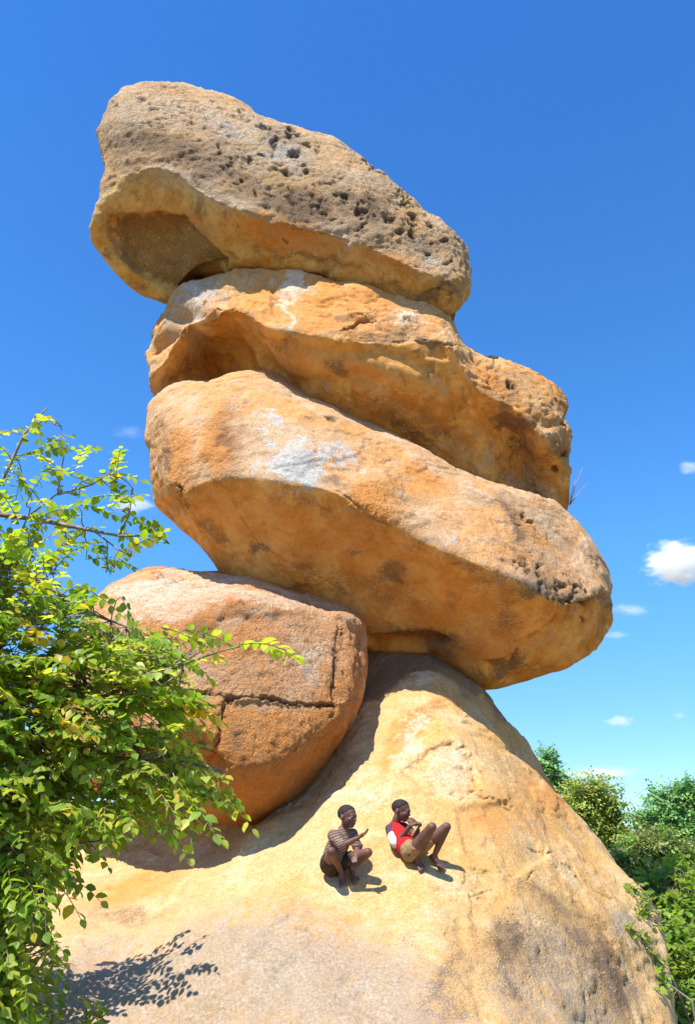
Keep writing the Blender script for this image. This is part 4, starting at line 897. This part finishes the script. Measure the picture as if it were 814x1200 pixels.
# boy in the red vest, leaning back, knees up
s1 = S_(481, 1004); Y1 = s1[1]; Yc = S_(462, 982)[1]; Yn = S_(461, 968)[1]
pel, chest, neckb, neck = P(480,996,Y1-.10), P(467,980,Yc-.12), P(462,969,Yn-.14), P(464,962,Yn-.16); hd = P(470,949.5,Yn-.18)
rs, re_, rw = P(457,972,Yn-.20), P(464,989,Yc-.24), P(481,967,Yc-.34)
ls, le, lw = P(470,969,Yn-.06), P(489,979,Yc-.12), P(489,967,Yc-.28)
rh, rk, ra = P(479,1001,Y1-.10), P(506,969,Y1-.32), S_(488,1012)+np.array([0,-.05,.045])
lh, lk, la = P(487,998,Y1-.05), P(523,969,Y1-.18), S_(508,1010)+np.array([0,-.05,.045])
rt = S_(494,1020)+np.array([0,-.02,.015]); lt_ = S_(518,1020)+np.array([0,-.02,.015]); nm = SN(495,1012)
torso = [(pel, chest, .080, .078), (chest, neckb, .076, .045), (chest, rs, .06, .036), (chest, ls, .06, .036), (neckb, neck, .042, .039), (neck, hd, .039, .045)]
arms = [(rs, re_, .035, .027), (re_, rw, .027, .019), (ls, le, .035, .027), (le, lw, .027, .019)]
legs = [(rh, rk, .056, .038), (rk, (rk*.6+ra*.4), .037, .033), ((rk*.6+ra*.4), ra, .033, .022), (lh, lk, .056, .038), (lk, (lk*.6+la*.4), .037, .033), ((lk*.6+la*.4), la, .033, .022)]
red = cloth_mat('red_cloth', (.50, .018, .020)); pur = cloth_mat('purple_cloth', (.10, .055, .085)); wht = cloth_mat('pale_cloth', (.66, .64, .62)); kha = cloth_mat('khaki_cloth', (.30, .20, .10))
clothes = [('vest', [(pel*.8+chest*.2, chest, .088, .089), (chest, neckb, .088, .055), (chest, (chest+rs)/2, .075, .058), (chest, (chest+ls)/2, .075, .058)], red, None, .006),
           ('shirt_sleeve', [(rs, rs*.55+re_*.45, .048, .046)], pur, 'dark purple sleeve', .006), ('shirt_sleeve', [(ls, ls*.5+le*.5, .048, .044)], pur, 'dark purple sleeve', .006),
           ('sleeve_cuff', [(rs*.48+re_*.52, rs*.08+re_*.92, .052, .050)], wht, 'pale cloth cuff above the elbow', .006),
           ('shorts', [(pel, pel*.9+chest*.1, .084, .082), (rh, rh*.75+rk*.25, .063, .056), (lh, lh*.55+lk*.45, .063, .054)], kha, None, .006)]
person('boy in a red vest and khaki shorts leaning back with his knees drawn up', None, hd, torso, arms, legs,
       [(rw, (.75, -.1, .25), (.3, .3, -.8), 1, .75), (lw, (-.55, -.25, .45), (.3, .5, -.7), -1, .75)], [(ra, rt, nm), (la, lt_, nm)], tuple(s1), (.86, -.46, -.22), (-.10, 0, 1), clothes)
st0 = P(482, 980, Yc-.36); st1 = P(491, 964, Yc-.36); b6 = bmesh.new(); tube(b6, [Vector(st0-st0), Vector((st1-st0)*.5 + np.array([.004,0,.004])), Vector(st1-st0)], .010, .008, 8)
me = bpy.data.meshes.new('stick'); b6.to_mesh(me); b6.free(); tag(new_obj('stick', me, bark_mat('peeled_stick', (.50,.26,.10), (.62,.38,.18)), loc=tuple(st0)), 'short orange tan stick held in both hands by the boy in the red vest', 'stick')
